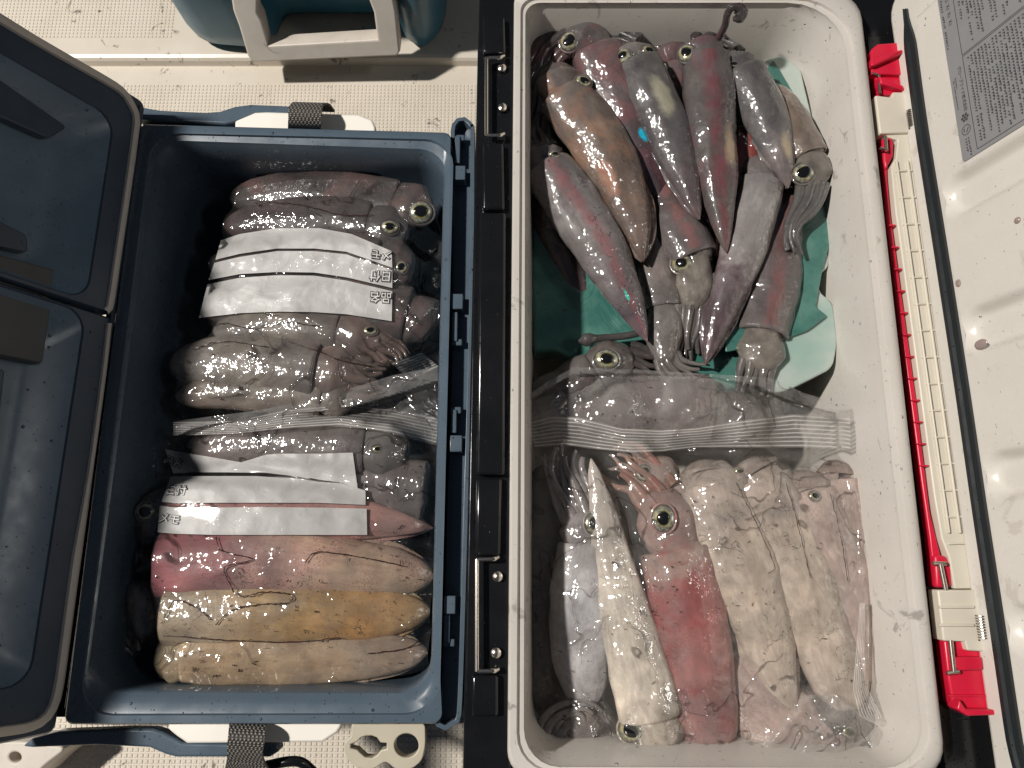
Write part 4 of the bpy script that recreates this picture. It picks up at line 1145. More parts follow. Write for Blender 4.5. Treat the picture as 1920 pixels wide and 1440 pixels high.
squid('a', 'squid with a wine red back and one almond eye at the top', [(1362, 474), (1350, 390), (1334, 240), (1322, 112)], 54, s_dstripe, (-84, -80), head=[(1316, 98, -82), (1312, 84, -84)], head_w=.88,
      arms=[(1316, 86, -86), (1335, 76, -88), (1360, 80, -90)], arm_n=4, eyes=[(1287, 100, 17, -.5, .2, 1.1)], group=G1, seed=9,
      tent=[([(1340, 84, -82), (1350, 66, -70), (1360, 46, -58), (1364, 26, -48), (1374, 13, -42), (1388, 17, -44), (1386, 32, -48), (1374, 36, -50)], .0029)])
squid('a', 'peach tinted squid at the left with its silver oval eye above its collar', [(1206, 490), (1186, 400), (1130, 280), (1062, 182)], 62, s_orange, (-88, -86), head=[(1052, 160, -88), (1044, 130, -90)], head_w=.8, fins=.20,
      arms=[(1044, 135, -92), (1018, 160, -95), (1002, 210, -98), (1000, 270, -100)], arm_n=6, arm_r=.24, eyes=[(1094, 153, 17, .5, .2, .75)], group=G1, seed=10)
squid('a', 'lilac grey squid at lower left with pink back line and purple tip', [(1213, 640), (1175, 560), (1105, 430), (1028, 318)], 60, s_lilac, (-92, -90), head=[(1018, 300, -92), (1010, 280, -94)], head_w=.82,
      arms=[(1012, 284, -94), (1000, 250, -96), (996, 215, -98)], arm_n=5, arm_r=.24, eyes=[(1040, 290, 12, .7, .2, .6)], group=G1, seed=11)
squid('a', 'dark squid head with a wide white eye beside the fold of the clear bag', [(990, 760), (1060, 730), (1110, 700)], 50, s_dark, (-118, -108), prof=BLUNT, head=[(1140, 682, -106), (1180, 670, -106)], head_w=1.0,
      arms=[(1175, 668, -106), (1210, 680, -106), (1260, 700, -106)], arm_n=5, eyes=[(1137, 674, 25, 0, .1, .85)], group=G1, seed=12,
      tent=[([(1215, 620, -98), (1170, 630, -100), (1120, 634, -100), (1085, 640, -102)], .0028)])
# dark heap of arms in the upper left corner and between bodies
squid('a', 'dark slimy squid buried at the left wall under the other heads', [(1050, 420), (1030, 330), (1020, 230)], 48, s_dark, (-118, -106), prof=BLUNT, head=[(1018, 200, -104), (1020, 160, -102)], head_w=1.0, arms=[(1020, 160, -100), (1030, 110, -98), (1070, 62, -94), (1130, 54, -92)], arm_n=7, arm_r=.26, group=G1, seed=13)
squid('a', 'dim red fleshed squid mostly covered between the striped and the half white squid', [(1380, 520), (1395, 420), (1400, 330), (1396, 250)], 46, skin('skin_raw_red', [(0, (.12, .07, .07)), (1, (.26, .06, .05))], (.10, .05, .05), .5), (-116, -106), prof=BLUNT, group=G1, seed=14)

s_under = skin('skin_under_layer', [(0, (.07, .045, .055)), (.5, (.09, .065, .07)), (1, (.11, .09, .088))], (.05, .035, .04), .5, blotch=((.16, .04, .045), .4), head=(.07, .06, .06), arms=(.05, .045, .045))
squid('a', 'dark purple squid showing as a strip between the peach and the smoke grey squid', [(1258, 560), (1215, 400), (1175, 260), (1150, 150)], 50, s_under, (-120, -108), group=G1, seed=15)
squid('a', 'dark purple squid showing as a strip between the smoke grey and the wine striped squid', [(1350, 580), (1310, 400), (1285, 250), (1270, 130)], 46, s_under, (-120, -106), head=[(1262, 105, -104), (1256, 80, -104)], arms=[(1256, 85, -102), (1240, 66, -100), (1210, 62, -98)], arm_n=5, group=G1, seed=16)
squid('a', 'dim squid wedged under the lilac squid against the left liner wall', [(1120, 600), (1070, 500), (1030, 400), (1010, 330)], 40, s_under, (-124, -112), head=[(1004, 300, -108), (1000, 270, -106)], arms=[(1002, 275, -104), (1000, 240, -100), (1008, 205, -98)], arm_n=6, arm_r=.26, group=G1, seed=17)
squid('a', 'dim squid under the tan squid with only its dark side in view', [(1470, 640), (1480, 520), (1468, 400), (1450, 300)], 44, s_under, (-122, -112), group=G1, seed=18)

# ---- squid in the clear bag of the white cooler
G2 = 'squid inside the big clear bag of the white lined cooler'
s_silver = skin('skin_silver_white', [(0, (.36, .34, .34)), (.6, (.52, .52, .53)), (1, (.42, .40, .40))], (.32, .30, .31), .4, spots=.25, head=(.26, .24, .24), arms=(.2, .18, .18), wet=.6)
s_cream = skin('skin_cream_white', [(0, (.52, .47, .43)), (.5, (.66, .60, .52)), (1, (.64, .57, .48))], (.52, .47, .40), .35, ink=.35, head=(.27, .24, .20), arms=(.22, .19, .17), wet=.6)
s_red = skin('skin_red_freckled', [(0, (.32, .17, .17)), (.35, (.34, .17, .16)), (.75, (.36, .10, .095)), (.9, (.34, .15, .13)), (1, (.36, .25, .21))], (.30, .20, .18), .35, blotch=((.27, .035, .04), .75), spots=.55, spot_c=(.40, .22, .20), head=(.27, .19, .17), arms=(.34, .19, .14), wet=.6)
s_peach = skin('skin_pale_peach', [(0, (.50, .43, .37)), (.5, (.56, .47, .38)), (1, (.46, .39, .34))], (.40, .34, .30), .45, ink=.6, head=(.27, .23, .2), arms=(.2, .18, .16), wet=.6)
s_pinkish = skin('skin_pale_pink', [(0, (.50, .39, .35)), (1, (.48, .38, .34))], (.42, .32, .29), .5, spots=.3, ink=.4, head=(.28, .22, .19), wet=.6)
bz = dict(group=G2)
squid('c', 'silver white squid at the left end of the big bag with a bluish eye', [(1098, 1330), (1092, 1200), (1098, 1100), (1104, 1028)], 60, s_silver, (-104, -96), prof=BLUNT, head=[(1102, 1000, -96), (1098, 965, -97)], head_w=.85,
      arms=[(1096, 970, -98), (1072, 920, -100), (1056, 870, -102), (1060, 820, -104)], arm_n=6, eyes=[(1112, 982, 18, .4, 0, 1.2)], seed=21, **bz)
squid('c', 'cream white squid upside down with its gold ringed eye at the bottom of the bag', [(1108, 860), (1128, 950), (1158, 1090), (1190, 1220), (1218, 1340)], 58, s_cream, (-86, -90), prof=SLIM, flat=.62, head=[(1222, 1362, -92), (1232, 1392, -94), (1240, 1415, -98)], head_w=.98,
      arms=[(1240, 1410, -98), (1290, 1425, -102), (1330, 1432, -104)], arm_n=5, eyes=[(1183, 1368, 25, -.3, -.1, 1)], seed=22, **bz)
squid('c', 'red freckled squid in the middle of the big bag with a white ringed eye', [(1336, 1450), (1322, 1340), (1300, 1200), (1266, 1036)], 68, s_red, (-96, -90), prof=BLUNT, head=[(1256, 1005, -92), (1244, 960, -92), (1232, 925, -93)], head_w=.82,
      arms=[(1234, 930, -94), (1205, 895, -95), (1170, 870, -96), (1150, 850, -98)], arm_n=6, arm_r=.18, eyes=[(1244, 972, 23, -.3, 0, 1.2)], seed=23, **bz)
squid('c', 'greyish squid head with a dark blue eye just under the zip of the big bag', [(1330, 1040), (1290, 980), (1248, 920)], 46, s_pinkish, (-112, -104), prof=BLUNT, head=[(1230, 895, -100), (1208, 880, -98)], head_w=1.0,
      arms=[(1206, 880, -100), (1170, 856, -100), (1140, 846, -100)], arm_n=5, eyes=[(1208, 887, 18, -.1, .2, 1)], seed=24, **bz)
squid('c', 'broad pale peach squid right of the red one, its fin tip pointing down', [(1490, 1352), (1452, 1240), (1396, 1080), (1336, 910)], 68, s_peach, (-92, -92), prof=PROF, fins=.12, head=[(1328, 900, -96), (1322, 870, -100)], head_w=.8, seed=25, **bz)
squid('c', 'second pale squid right of the red one, with a small eye under the zip strip', [(1590, 1352), (1540, 1190), (1482, 1040), (1424, 905)], 62, s_peach, (-96, -92), prof=BLUNT, head=[(1416, 895, -94), (1398, 870, -96)], head_w=.85, eyes=[(1388, 884, 13, 0, 0, .5)], seed=26, **bz)
squid('c', 'third pale squid right of the red one, greenish head at the zip', [(1616, 1330), (1588, 1160), (1550, 1020), (1512, 935)], 60, s_pinkish, (-102, -94), prof=PROF, head=[(1506, 925, -95), (1498, 890, -97)], head_w=.9, eyes=[(1528, 930, 13, .5, .3, .8)], seed=27, **bz)
squid('c', 'narrow pinkish squid along the right edge of the big bag', [(1622, 1310), (1606, 1150), (1592, 1020), (1576, 905)], 46, s_pinkish, (-108, -98), prof=BLUNT, head=[(1572, 900, -100), (1568, 870, -104)], seed=28, **bz)
squid('c', 'pale pink squid lying low across the bottom right of the big bag', [(1360, 1210), (1430, 1320), (1510, 1400), (1590, 1470)], 74, s_pinkish, (-106, -98), prof=BLUNT, head=[(1590, 1480, -104), (1610, 1500, -106)], head_w=.8, seed=29, **bz)
squid('c', 'grey squid head with a murky eye in the bottom right corner of the big bag', [(1500, 1290), (1540, 1330), (1572, 1360)], 60, s_ghost, (-108, -100), prof=BLUNT, head=[(1592, 1378, -100), (1650, 1425, -104)], head_w=1.0, eyes=[(1592, 1372, 15, 0, 0, .9)], seed=30, **bz)
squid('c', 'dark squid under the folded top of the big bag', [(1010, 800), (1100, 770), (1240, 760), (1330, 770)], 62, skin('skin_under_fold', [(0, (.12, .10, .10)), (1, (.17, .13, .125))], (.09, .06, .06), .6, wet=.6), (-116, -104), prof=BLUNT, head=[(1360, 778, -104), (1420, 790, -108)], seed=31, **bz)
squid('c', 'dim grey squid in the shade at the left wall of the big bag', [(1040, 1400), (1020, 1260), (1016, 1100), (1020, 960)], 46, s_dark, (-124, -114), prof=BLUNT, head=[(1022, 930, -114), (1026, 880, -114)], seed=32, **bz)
squid('c', 'curled grey arms and head in the bottom left corner of the big bag', [(1150, 1330), (1110, 1360), (1080, 1390)], 50, s_ghost, (-110, -104), prof=BLUNT, head=[(1062, 1400, -104), (1050, 1410, -104)], head_w=1.0, arms=[(1052, 1405, -100), (1040, 1380, -100), (1056, 1350, -100), (1090, 1340, -98), (1110, 1370, -98)], arm_n=5, seed=33, **bz)

# ---- squid in the two bags of the blue cooler
G3 = 'squid inside the upper bag of the blue cooler'; G4 = 'squid inside the lower bag of the blue cooler'
s_d1 = skin('skin_dark_mauve', [(0, (.12, .10, .095)), (.5, (.11, .08, .08)), (1, (.12, .105, .10))], (.05, .042, .04), .6, blotch=((.20, .09, .08), .4), ink=.6, head=(.13, .115, .11), wet=.7)
s_d2 = skin('skin_dark_brown', [(0, (.14, .08, .08)), (1, (.10, .08, .075))], (.05, .04, .04), .6, ink=.6, head=(.11, .10, .095), wet=.7)
s_b1 = skin('skin_beige_silver', [(0, (.34, .30, .26)), (.4, (.30, .26, .21)), (1, (.26, .21, .18))], (.14, .115, .10), .6, ink=.6, head=(.24, .15, .12), arms=(.2, .12, .09), wet=.7)
s_b2 = skin('skin_beige_freckled', [(0, (.30, .22, .17)), (.5, (.30, .24, .18)), (1, (.22, .18, .15))], (.16, .12, .10), .5, spots=.8, spot_c=(.07, .03, .02), ink=.5, head=(.24, .20, .17), wet=.7)
rb = dict(rim=ZB, flat=.7)
squid('b1', 'uppermost dark squid of the upper bag with the largest greenish eye', [(430, 372), (540, 362), (660, 368), (738, 378)], 40, s_d1, (-78, -64), prof=BLUNT, head=[(765, 386, -62), (800, 400, -62)], head_w=1.05, eyes=[(789, 398, 25, .1, 0, .95)], group=G3, seed=41, **rb)
squid('b1', 'second dark squid of the upper bag with a smaller eye below the largest one', [(420, 424), (520, 412), (620, 410), (688, 416)], 38, s_d2, (-70, -60), prof=BLUNT, head=[(715, 424, -59), (760, 440, -60)], head_w=1.0, eyes=[(731, 426, 18, .1, 0, .8)], group=G3, seed=42, **rb)
squid('b1', 'dark squid of the upper bag, small eye beside the white print', [(395, 500), (500, 490), (620, 484), (705, 492)], 48, s_d1, (-68, -58), prof=BLUNT, head=[(735, 500, -59), (770, 508, -60)], head_w=1.0, eyes=[(752, 501, 13, .1, 0, 1)], group=G3, seed=43, **rb)
squid('b1', 'dark squid lying beneath the lower edge of the white print of the upper bag', [(380, 580), (500, 566), (640, 566), (760, 590)], 50, s_d1, (-66, -60), prof=BLUNT, head=[(780, 600, -62), (806, 620, -64)], head_w=.9, group=G3, seed=44, **rb)
squid('b1', 'brown squid of the upper bag with a reddish head and pearly eye under the print', [(400, 622), (520, 610), (630, 618)], 36, s_b1, (-62, -56), prof=BLUNT, head=[(660, 626, -56), (710, 640, -57)], head_w=1.05, arms=[(705, 640, -57), (740, 665, -60), (755, 690, -62)], arm_n=6, arm_r=.22, eyes=[(694, 620, 14, .2, .4, .7)], group=G3, seed=45, **rb)
squid('b1', 'broad pale shiny squid in the lower half of the upper bag', [(318, 688), (390, 680), (500, 682), (592, 690)], 50, s_b1, (-66, -56), prof=BLUNT, head=[(620, 694, -56), (660, 704, -58)], head_w=.85, arms=[(655, 700, -58), (690, 712, -60), (730, 706, -62)], arm_n=6, arm_r=.22, group=G3, seed=46, **rb)
squid('b1', 'beige freckled squid at the lower edge of the upper bag', [(330, 744), (420, 732), (520, 736), (600, 744)], 34, s_b2, (-62, -58), prof=BLUNT, head=[(625, 746, -58), (660, 744, -60)], head_w=.9, group=G3, seed=47, **rb)
s_w1 = skin('skin_grey_mauve', [(0, (.20, .15, .14)), (1, (.16, .13, .125))], (.11, .09, .085), .6, ink=.5, head=(.16, .15, .135), wet=.7)
s_w2 = skin('skin_rose_freckled', [(0, (.36, .21, .18)), (.5, (.36, .18, .17)), (1, (.34, .16, .16))], (.38, .24, .20), .35, spots=.9, spot_c=(.17, .015, .03), ink=.4, head=(.2, .16, .15), wet=.7)
s_w3 = skin('skin_rose_to_beige', [(0, (.36, .28, .20)), (.35, (.36, .26, .19)), (.6, (.36, .23, .19)), (.75, (.30, .115, .125)), (1, (.26, .09, .105))], (.30, .18, .16), .4, spots=.8, spot_c=(.15, .015, .03), ink=.7, head=(.2, .12, .12), wet=.7)
s_w4 = skin('skin_amber', [(0, (.33, .24, .14)), (.25, (.37, .21, .085)), (.5, (.37, .245, .115)), (.8, (.36, .29, .21)), (1, (.31, .26, .19))], (.26, .18, .11), .45, spots=.35, spot_c=(.10, .04, .01), ink=.8, head=(.2, .16, .12), wet=.7)
s_w5 = skin('skin_amber_pink', [(0, (.32, .25, .20)), (.4, (.36, .27, .18)), (1, (.38, .27, .16))], (.28, .20, .14), .5, spots=.35, spot_c=(.10, .04, .01), ink=.6, head=(.30, .24, .14), wet=.7)
squid('b2', 'grey mauve squid under the zip strip of the lower bag', [(350, 836), (450, 840), (580, 838), (680, 840)], 46, s_w1, (-76, -66), prof=BLUNT, head=[(705, 842, -66), (760, 850, -68)], head_w=.95, eyes=[(708, 842, 11, .2, 0, .7)], group=G4, seed=51, **rb)
squid('b2', 'dusky squid at the right end of the lower bag below the zip', [(500, 900), (620, 905), (720, 912), (796, 918)], 48, s_w1, (-80, -70), prof=BLUNT, group=G4, seed=52, **rb)
squid('b2', 'rose freckled squid reaching out to the right of the white print of the lower bag', [(812, 990), (760, 984), (600, 965), (400, 960), (320, 965)], 50, s_w2, (-72, -64, -62, -64, -66), prof=PROF, fins=.1, group=G4, seed=53, **rb)
squid('b2', 'rose to beige squid under the white print with ink cracks along its side', [(812, 1082), (700, 1070), (520, 1052), (300, 1058)], 54, s_w3, (-66, -56), prof=BLUNT, fins=.15, group=G4, seed=54, **rb)
squid('b2', 'amber yellow squid second from the bottom of the lower bag', [(806, 1146), (700, 1150), (520, 1152), (312, 1152)], 50, s_w4, (-64, -56), prof=BLUNT, fins=.12, group=G4, seed=55, **rb)
squid('b2', 'lowest amber pink squid of the lower bag along the cooler wall', [(800, 1222), (690, 1228), (520, 1232), (352, 1228)], 44, s_w5, (-66, -58), prof=BLUNT, head=[(335, 1232, -60), (300, 1236, -64)], head_w=.9, fins=.1, group=G4, seed=56, **rb)
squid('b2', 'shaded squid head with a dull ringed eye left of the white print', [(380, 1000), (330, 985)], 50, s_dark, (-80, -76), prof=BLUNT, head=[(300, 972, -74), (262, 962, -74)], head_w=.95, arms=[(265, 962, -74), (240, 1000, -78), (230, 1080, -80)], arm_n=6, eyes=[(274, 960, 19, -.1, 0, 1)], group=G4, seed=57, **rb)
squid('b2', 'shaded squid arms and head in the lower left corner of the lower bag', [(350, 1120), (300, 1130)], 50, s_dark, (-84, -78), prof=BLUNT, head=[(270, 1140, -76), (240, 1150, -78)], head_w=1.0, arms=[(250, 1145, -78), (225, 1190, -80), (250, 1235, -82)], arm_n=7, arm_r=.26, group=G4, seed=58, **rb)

# ================================================================== BAGS
def poly_at(pl, u):
    L = [0]
    for a, b in zip(pl, pl[1:]): L.append(L[-1] + hypot(b[0] - a[0], b[1] - a[1]))
    s = u * L[-1]
    for i in range(len(pl) - 1):
        if s <= L[i + 1] or i == len(pl) - 2:
            t = (s - L[i]) / max(1e-9, L[i + 1] - L[i]); return (pl[i][0] + (pl[i + 1][0] - pl[i][0]) * t, pl[i][1] + (pl[i + 1][1] - pl[i][1]) * t)

class Bag:
    def __init__(self, name, label, bodies, rim, zmean, zbase, top, right, bottom, left, mat, nu=190, nv=190, relax=26, wr=.0006, seed=0, creases=()):
        self.root = empty(name, W(*poly_at(top, .5), rim + zmean / 1000)); tag(self.root, label, 'plastic bag')
        zm = rim + zmean / 1000; zb = rim + zbase / 1000
        bvs = [BVHTree.FromPolygons(V, F) for V, F in bodies]
        g = []
        for j in range(nv + 1):
            v = j / nv; row = []
            for i in range(nu + 1):
                u = i / nu
                T = poly_at(top, u); B = poly_at(bottom, u); Lf = poly_at(left, v); R = poly_at(right, v)
                x = (1 - v) * T[0] + v * B[0] + (1 - u) * Lf[0] + u * R[0] - ((1 - u) * (1 - v) * top[0][0] + u * (1 - v) * top[-1][0] + (1 - u) * v * bottom[0][0] + u * v * bottom[-1][0])
                y = (1 - v) * T[1] + v * B[1] + (1 - u) * Lf[1] + u * R[1] - ((1 - u) * (1 - v) * top[0][1] + u * (1 - v) * top[-1][1] + (1 - u) * v * bottom[0][1] + u * v * bottom[-1][1])
                p = W(x, y, zm); row.append(p)
            g.append(row)
        H = []
        for row in g:
            r = []
            for p in row:
                z = zb
                for b in bvs:
                    h = b.ray_cast(Vector((p.x, p.y, rim + .1)), Vector((0, 0, -1)))
                    if h[0] and h[0].z > z: z = h[0].z
                r.append(z + .0010)
            H.append(r)
        H0 = np.array(H); H = H0.copy()
        def blur(A):
            Pd = np.pad(A, 1, mode='edge')
            return (Pd[2:, 1:-1] + Pd[:-2, 1:-1] + Pd[1:-1, 2:] + Pd[1:-1, :-2]) * .25
        for it in range(relax * 4): H = np.maximum(H0, .15 * H + .85 * blur(H))
        for it in range(3): H = np.maximum(.4 * H + .6 * blur(H), H0)
        GX = np.array([[p.x for p in r] for r in g]); GY = np.array([[p.y for p in r] for r in g])
        for amp, wid, pl in creases:                # sharp folds standing up from the film
            q = [W(a, b, zm) for a, b in pl]; D = np.full(H.shape, 9.0); T = np.zeros(H.shape)
            for k, (a, b) in enumerate(zip(q, q[1:])):
                dx, dy = b.x - a.x, b.y - a.y; l2 = dx * dx + dy * dy
                t = np.clip(((GX - a.x) * dx + (GY - a.y) * dy) / l2, 0, 1)
                d = np.hypot(GX - a.x - t * dx, GY - a.y - t * dy); m = d < D
                D = np.where(m, d, D); T = np.where(m, (k + t) / (len(q) - 1), T)
            H = H + amp * np.exp(-(D / wid) ** 1.3) * np.sin(np.pi * np.clip(T * .94 + .03, 0, 1)) ** .5
        V = []; F = []
        for j in range(nv + 1):
            for i in range(nu + 1):
                p = g[j][i]
                q = Vector((p.x * 42 + seed, p.y * 42, seed)); n1 = mnoise.noise(q); n2 = mnoise.noise(q * 2.6)
                w = wr * ((1 - abs(n1) * 2.2) + .6 * (1 - abs(n2) * 2))
                V.append(Vector((p.x, p.y, H[j][i] + max(0, w))))
        for j in range(nv):
            for i in range(nu):
                a = j * (nu + 1) + i; F.append((a, a + 1, a + nu + 2, a + nu + 1))
        self.V, self.F = V, F
        self.film = obj('film', V, F, mat, self.root)
        self.bv = BVHTree.FromPolygons(V, F); self.zm = zm
    def on(self, px, py, lift=.0006):
        r = ray(px, py).normalized(); h = self.bv.ray_cast(CAM, r)
        p = h[0] if h[0] else W(px, py, self.zm)
        return p + Vector((0, 0, lift))
    def band(self, name, top, bot, mat, nx=90, ny=24, lift=.0008, wav=0, smoothz=6, hang=None):
        P = [[None] * (nx + 1) for _ in range(ny + 1)]
        for j in range(ny + 1):
            for i in range(nx + 1):
                a = poly_at(top, i / nx); b = poly_at(bot, i / nx); t = j / ny
                P[j][i] = self.on(a[0] + (b[0] - a[0]) * t, a[1] + (b[1] - a[1]) * t, lift)
        Z = [[p.z for p in r] for r in P]
        for _ in range(smoothz):
            Z = [[(Z[j][i] * 2 + Z[max(0, j - 1)][i] + Z[min(ny, j + 1)][i] + Z[j][max(0, i - 1)] + Z[j][min(nx, i + 1)]) / 6 for i in range(nx + 1)] for j in range(ny + 1)]
        V = []; ac = []; F = []
        for j in range(ny + 1):
            for i in range(nx + 1):
                p = P[j][i]; zz = max(Z[j][i], p.z) + wav * (1 + sin(i / nx * 21 + 1.3) * sin(i / nx * 8)) * (.4 + .6 * sin(pi * j / ny))
                # keep the picture position while lifting: slide along the view ray
                r = (p - CAM); k = (zz - CAM_Z) / r.z
                V.append(CAM + r * k); ac.append(j / ny)
        for j in range(ny):
            for i in range(nx):
                a = j * (nx + 1) + i; F.append((a, a + 1, a + nx + 2, a + nx + 1))
        o = obj(name, V, F, mat, self.root, attrs={'across': ac})
        return o, BVHTree.FromPolygons(V, F)
    def glyphs(self, panel_bv, txt, cx, cy, size, ang, mirror=1, parent=None, slant=0.0):
        for off, mat, lift, nm in ((.085, M['ink'], .0005, 'print_outline'), (.004, M['inkwhite'], .0010, 'print_letters')):
            vs, fs = text_geo(txt, off); V = []
            for v in vs:
                x, y = v.x * size + slant * v.y * size, -v.y * size
                px = cx + x * cos(ang) - y * sin(ang); py = cy + x * sin(ang) + y * cos(ang)
                r = ray(px, py).normalized(); h = panel_bv.ray_cast(CAM, r)
                p = h[0] if h[0] else self.on(px, py)
                V.append(p + Vector((0, 0, lift)))
            obj(nm, V, fs, mat, parent or self.root, smooth=False)

bag1 = Bag('zip_bag', 'clear zip bag of dark squid with upside-down white print, in the blue cooler', BODIES['b1'], ZB, -34, -62,
           [(436, 346), (560, 336), (700, 342), (800, 356)], [(800, 356), (826, 420), (826, 560), (824, 700)], [(318, 800), (480, 790), (640, 752), (824, 700)], [(436, 346), (400, 450), (352, 620), (318, 800)], M['film_dark'], seed=3, creases=[(.002, .0014, [(350, 740), (372, 720), (400, 716)]), (.002, .0014, [(460, 400), (520, 404), (590, 412)]),
            (.002, .0014, [(332, 752), (352, 756), (368, 758)]), (.002, .0016, [(560, 590), (640, 640), (720, 690)]), (.002, .0016, [(740, 560), (770, 580), (800, 640)])])
lab, lbv = bag1.band('print_panel', [(415, 452), (450, 440), (520, 429), (600, 429), (660, 440), (735, 472)], [(405, 488), (450, 477), (520, 467), (590, 467), (650, 473), (736, 503)], M['label'], 60, 8, .0012)
lab2, lbv2 = bag1.band('print_panel', [(403, 494), (450, 483), (520, 472), (590, 472), (650, 478), (736, 508)], [(392, 526), (450, 515), (520, 511), (590, 512), (650, 521), (736, 541)], M['label'], 60, 8, .0012)
lab3, lbv3 = bag1.band('print_panel', [(390, 534), (450, 522), (520, 517), (590, 518), (650, 527), (736, 547)], [(374, 597), (450, 588), (520, 585), (590, 586), (650, 590), (735, 603)], M['label'], 60, 12, .0012)
bag1.glyphs(lbv, 'メモ', 716, 478, 20, pi + .12, parent=lab); bag1.glyphs(lbv2, '日付', 714, 517, 21, pi + .08, parent=lab2); bag1.glyphs(lbv3, '品名', 714, 557, 21, pi + .06, parent=lab3)

bag2 = Bag('zip_bag', 'clear zip bag of rose and amber squid with upright white print', BODIES['b2'], ZB, -34, -64,
           [(226, 820), (380, 800), (600, 770), (822, 700)], [(822, 700), (820, 860), (812, 1060), (800, 1262)], [(190, 1262), (400, 1276), (620, 1276), (800, 1262)], [(226, 820), (206, 900), (196, 1080), (190, 1262)], M['film_dark'], seed=9, creases=[(.0026, .0015, [(206, 850), (222, 920), (236, 980), (240, 930), (246, 850)]), (.0024, .0014, [(242, 980), (220, 1060), (208, 1160), (204, 1250)]),
            (.002, .0014, [(500, 836), (540, 840), (580, 852)]), (.0022, .0014, [(560, 852), (600, 842), (640, 838)]), (.002, .0013, [(628, 866), (632, 840), (650, 812)]),
            (.003, .0018, [(718, 1196), (750, 1180), (774, 1162), (780, 1200), (774, 1260)]), (.0024, .0016, [(790, 960), (806, 1000), (800, 1050)]), (.002, .0014, [(330, 1110), (318, 1140), (300, 1160)]),
            (.0022, .0016, [(690, 930), (740, 940), (800, 930)]), (.002, .0014, [(416, 1010), (430, 1040), (470, 1050), (420, 1070), (446, 1110)]), (.002, .0014, [(446, 1118), (500, 1112), (560, 1120)])])
l1, b1 = bag2.band('print_panel', [(311, 842), (328, 846), (400, 858), (480, 872), (560, 892), (580, 894)], [(326, 888), (360, 886), (420, 886), (500, 887), (560, 894), (582, 898)], M['label'], 50, 8, .0016)
l1b, b1b = bag2.band('print_panel', [(440, 871), (500, 853), (520, 851), (600, 851), (662, 849)], [(560, 893), (580, 896), (600, 900), (640, 905), (671, 916)], M['label'], 50, 10, .0011)
l2, b2 = bag2.band('print_panel', [(322, 894), (360, 893), (480, 893), (560, 898), (600, 904), (640, 906), (686, 920)], [(304, 941), (330, 944), (400, 943), (480, 943), (600, 943), (686, 947)], M['label'], 60, 10, .0014)
l3, b3 = bag2.band('print_panel', [(301, 948), (330, 952), (400, 952), (480, 951), (600, 952), (688, 954)], [(297, 998), (330, 1001), (400, 1003), (480, 1003), (600, 1003), (689, 1003)], M['label'], 60, 10, .0014)
bag2.glyphs(b1, '品名', 326, 867, 17, .30, parent=l1, slant=.1); bag2.glyphs(b2, '日付', 331, 921, 19, .05, parent=l2, slant=.2); bag2.glyphs(b3, 'メモ', 318, 974, 20, .12, parent=l3, slant=.15)
# zip strips of the blue cooler's bags
bag2.band('loose_flap', [(332, 792), (500, 770), (650, 734), (740, 706), (822, 690)], [(335, 812), (480, 806), (600, 800), (700, 806), (824, 838)], M['flap'], 110, 50, .005, .005)
bag2.band('zip_seal', [(332, 794), (450, 792), (540, 772), (640, 762), (740, 770), (824, 786)], [(333, 820), (450, 816), (540, 806), (640, 800), (740, 814), (820, 834)], M['zip'], 110, 48, .007, .003)
bag1.band('zip_seal', [(736, 684), (792, 664)], [(770, 716), (824, 690)], M['zip'], 40, 48, .005, .001)

bag3 = Bag('zip_bag', 'big clear zip bag of red, white and pale squid in the white lined cooler', BODIES['c'], ZW, -44, -72,
           [(986, 745), (1076, 694), (1200, 700), (1440, 716), (1500, 742), (1586, 765)], [(1586, 765), (1590, 850), (1612, 1000), (1612, 1250), (1640, 1340), (1700, 1460)], [(1000, 1450), (1200, 1446), (1450, 1450), (1700, 1460)], [(986, 745), (988, 900), (992, 1200), (1000, 1450)], M['film'], nu=210, nv=240, seed=5, wr=.0010, creases=[
            (.003, .0016, [(1066, 1190), (1100, 1178), (1138, 1170), (1128, 1192), (1086, 1232)]), (.002, .0012, [(1064, 1214), (1100, 1192), (1136, 1176)]),
            (.003, .0018, [(1262, 815), (1290, 770), (1310, 735), (1400, 752), (1412, 772)]), (.0024, .0015, [(1262, 812), (1300, 786), (1350, 770)]),
            (.003, .002, [(1180, 850), (1260, 880), (1320, 960), (1346, 1040)]), (.003, .002, [(1290, 850), (1380, 880), (1450, 930), (1490, 1020)]),
            (.003, .002, [(1080, 700), (1120, 745), (1150, 780)]), (.0026, .002, [(1076, 700), (1040, 745), (1000, 790)]), (.0022, .0018, [(1078, 700), (1090, 750), (1086, 790)]),
            (.0022, .0014, [(1190, 1000), (1205, 1060), (1208, 1110)]), (.002, .0014, [(1430, 900), (1470, 980), (1500, 1080)]), (.002, .0014, [(1150, 1040), (1160, 1130), (1180, 1170)]),
            (.003, .002, [(1490, 1330), (1560, 1350), (1650, 1400)]), (.003, .002, [(1440, 1300), (1500, 1370), (1560, 1440)]), (.0024, .0016, [(1040, 1260), (1080, 1300), (1120, 1340)]),
            (.002, .0014, [(1330, 1010), (1342, 1060), (1356, 1090)]), (.0025, .0016, [(1586, 880), (1606, 1000), (1610, 1120)])])
bag3.band('folded_flap', [(984, 748), (1030, 716), (1076, 692), (1200, 697), (1440, 712), (1502, 740), (1586, 764)], [(988, 800), (1040, 792), (1085, 794), (1160, 812), (1236, 816), (1300, 812), (1400, 800), (1480, 792), (1584, 796)], M['flap'], 150, 60, .006, .006)
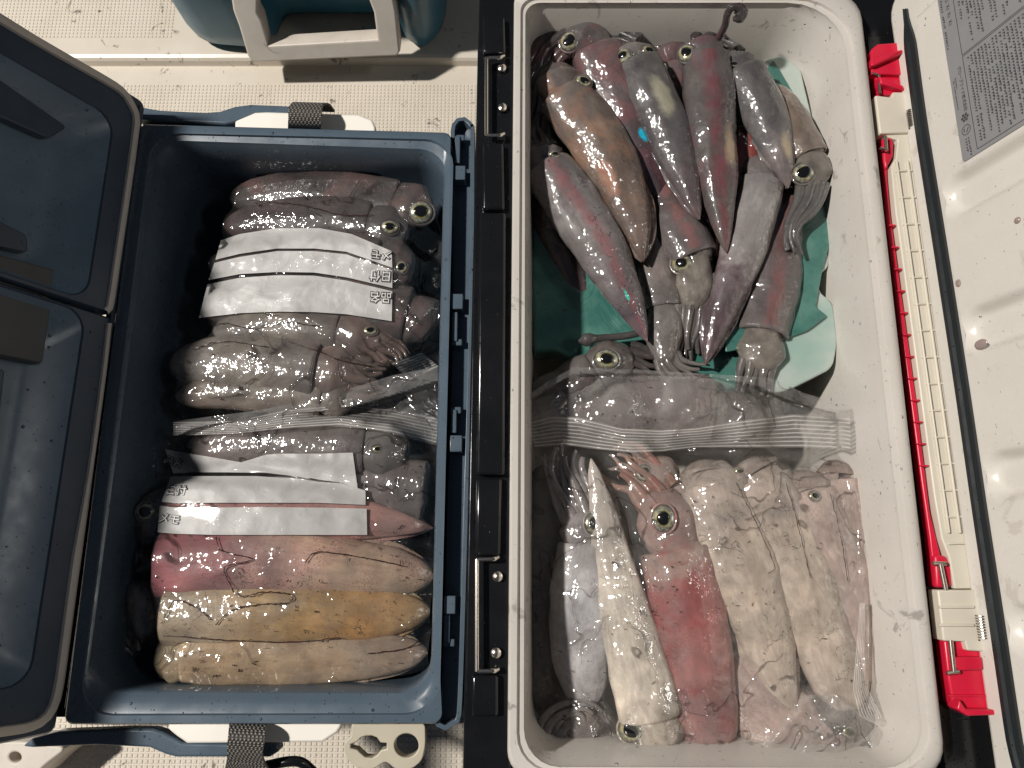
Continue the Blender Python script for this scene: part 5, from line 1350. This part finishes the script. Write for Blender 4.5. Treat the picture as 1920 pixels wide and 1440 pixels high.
bag3.band('zip_seal', [(985, 796), (1030, 784), (1080, 786), (1160, 806), (1232, 810), (1300, 806), (1400, 790), (1480, 780), (1584, 786)], [(1003, 842), (1060, 838), (1120, 846), (1180, 852), (1236, 850), (1300, 842), (1400, 842), (1500, 842), (1584, 846)], M['zip'], 140, 60, .009, .003)
bag3.band('side_zip', [(1606, 1130), (1600, 1200), (1592, 1290), (1604, 1340), (1648, 1362)], [(1622, 1130), (1624, 1210), (1622, 1290), (1650, 1345), (1712, 1362)], M['zip'], 80, 40, .005, .002)

bag3.band('loose_flap', [(1500, 1300), (1560, 1300), (1600, 1330), (1650, 1372), (1700, 1395)], [(1380, 1446), (1480, 1446), (1560, 1446), (1650, 1448), (1706, 1450)], M['flap'], 90, 60, .006, .005)

def bubble_edge(bag, pts, r=.00038, jit=1.0):
    P = []
    rs = random.Random(str(pts))
    q = catmull([Vector((a, b, 0)) for a, b in pts], len(pts) * 9)
    for i, p in enumerate(q): P.append(bag.on(p.x + rs.uniform(-jit, jit), p.y + rs.uniform(-jit, jit), .0003))
    V, F = tube_geo(P, [r * rs.uniform(.5, 1.3) for _ in P], 6)
    obj('bubble_edge', V, F, M['bubble'], bag.root)
M['bubble'] = plastic('trapped_dark_liquid', (.045, .018, .015), .2, (.02, .012, .01), .7, 90)
for pts in ([(405, 1008), (412, 1030), (440, 1040), (474, 1049), (430, 1060), (420, 1068), (432, 1095), (448, 1118), (500, 1110), (546, 1116), (540, 1130), (480, 1134), (432, 1146), (404, 1172)],
            [(308, 1158), (330, 1126), (368, 1140), (395, 1162)], [(572, 1056), (592, 1036), (660, 1042), (760, 1062)], [(306, 1192), (420, 1200), (540, 1204), (640, 1196)], [(690, 1226), (760, 1216), (790, 1200)]):
    bubble_edge(bag2, pts)
for pts in ([(380, 622), (420, 606), (470, 616), (530, 604), (600, 612)], [(540, 640), (600, 660), (640, 676), (700, 688)], [(470, 376), (560, 384), (640, 402), (700, 404)], [(360, 655), (420, 640), (500, 650)]):
    bubble_edge(bag1, pts)
for pts in ([(1380, 905), (1420, 985), (1452, 1060), (1440, 1075)], [(1474, 905), (1500, 1000), (1520, 1085)], [(1556, 925), (1575, 1000), (1590, 1090)]):
    bubble_edge(bag3, pts, .00022)
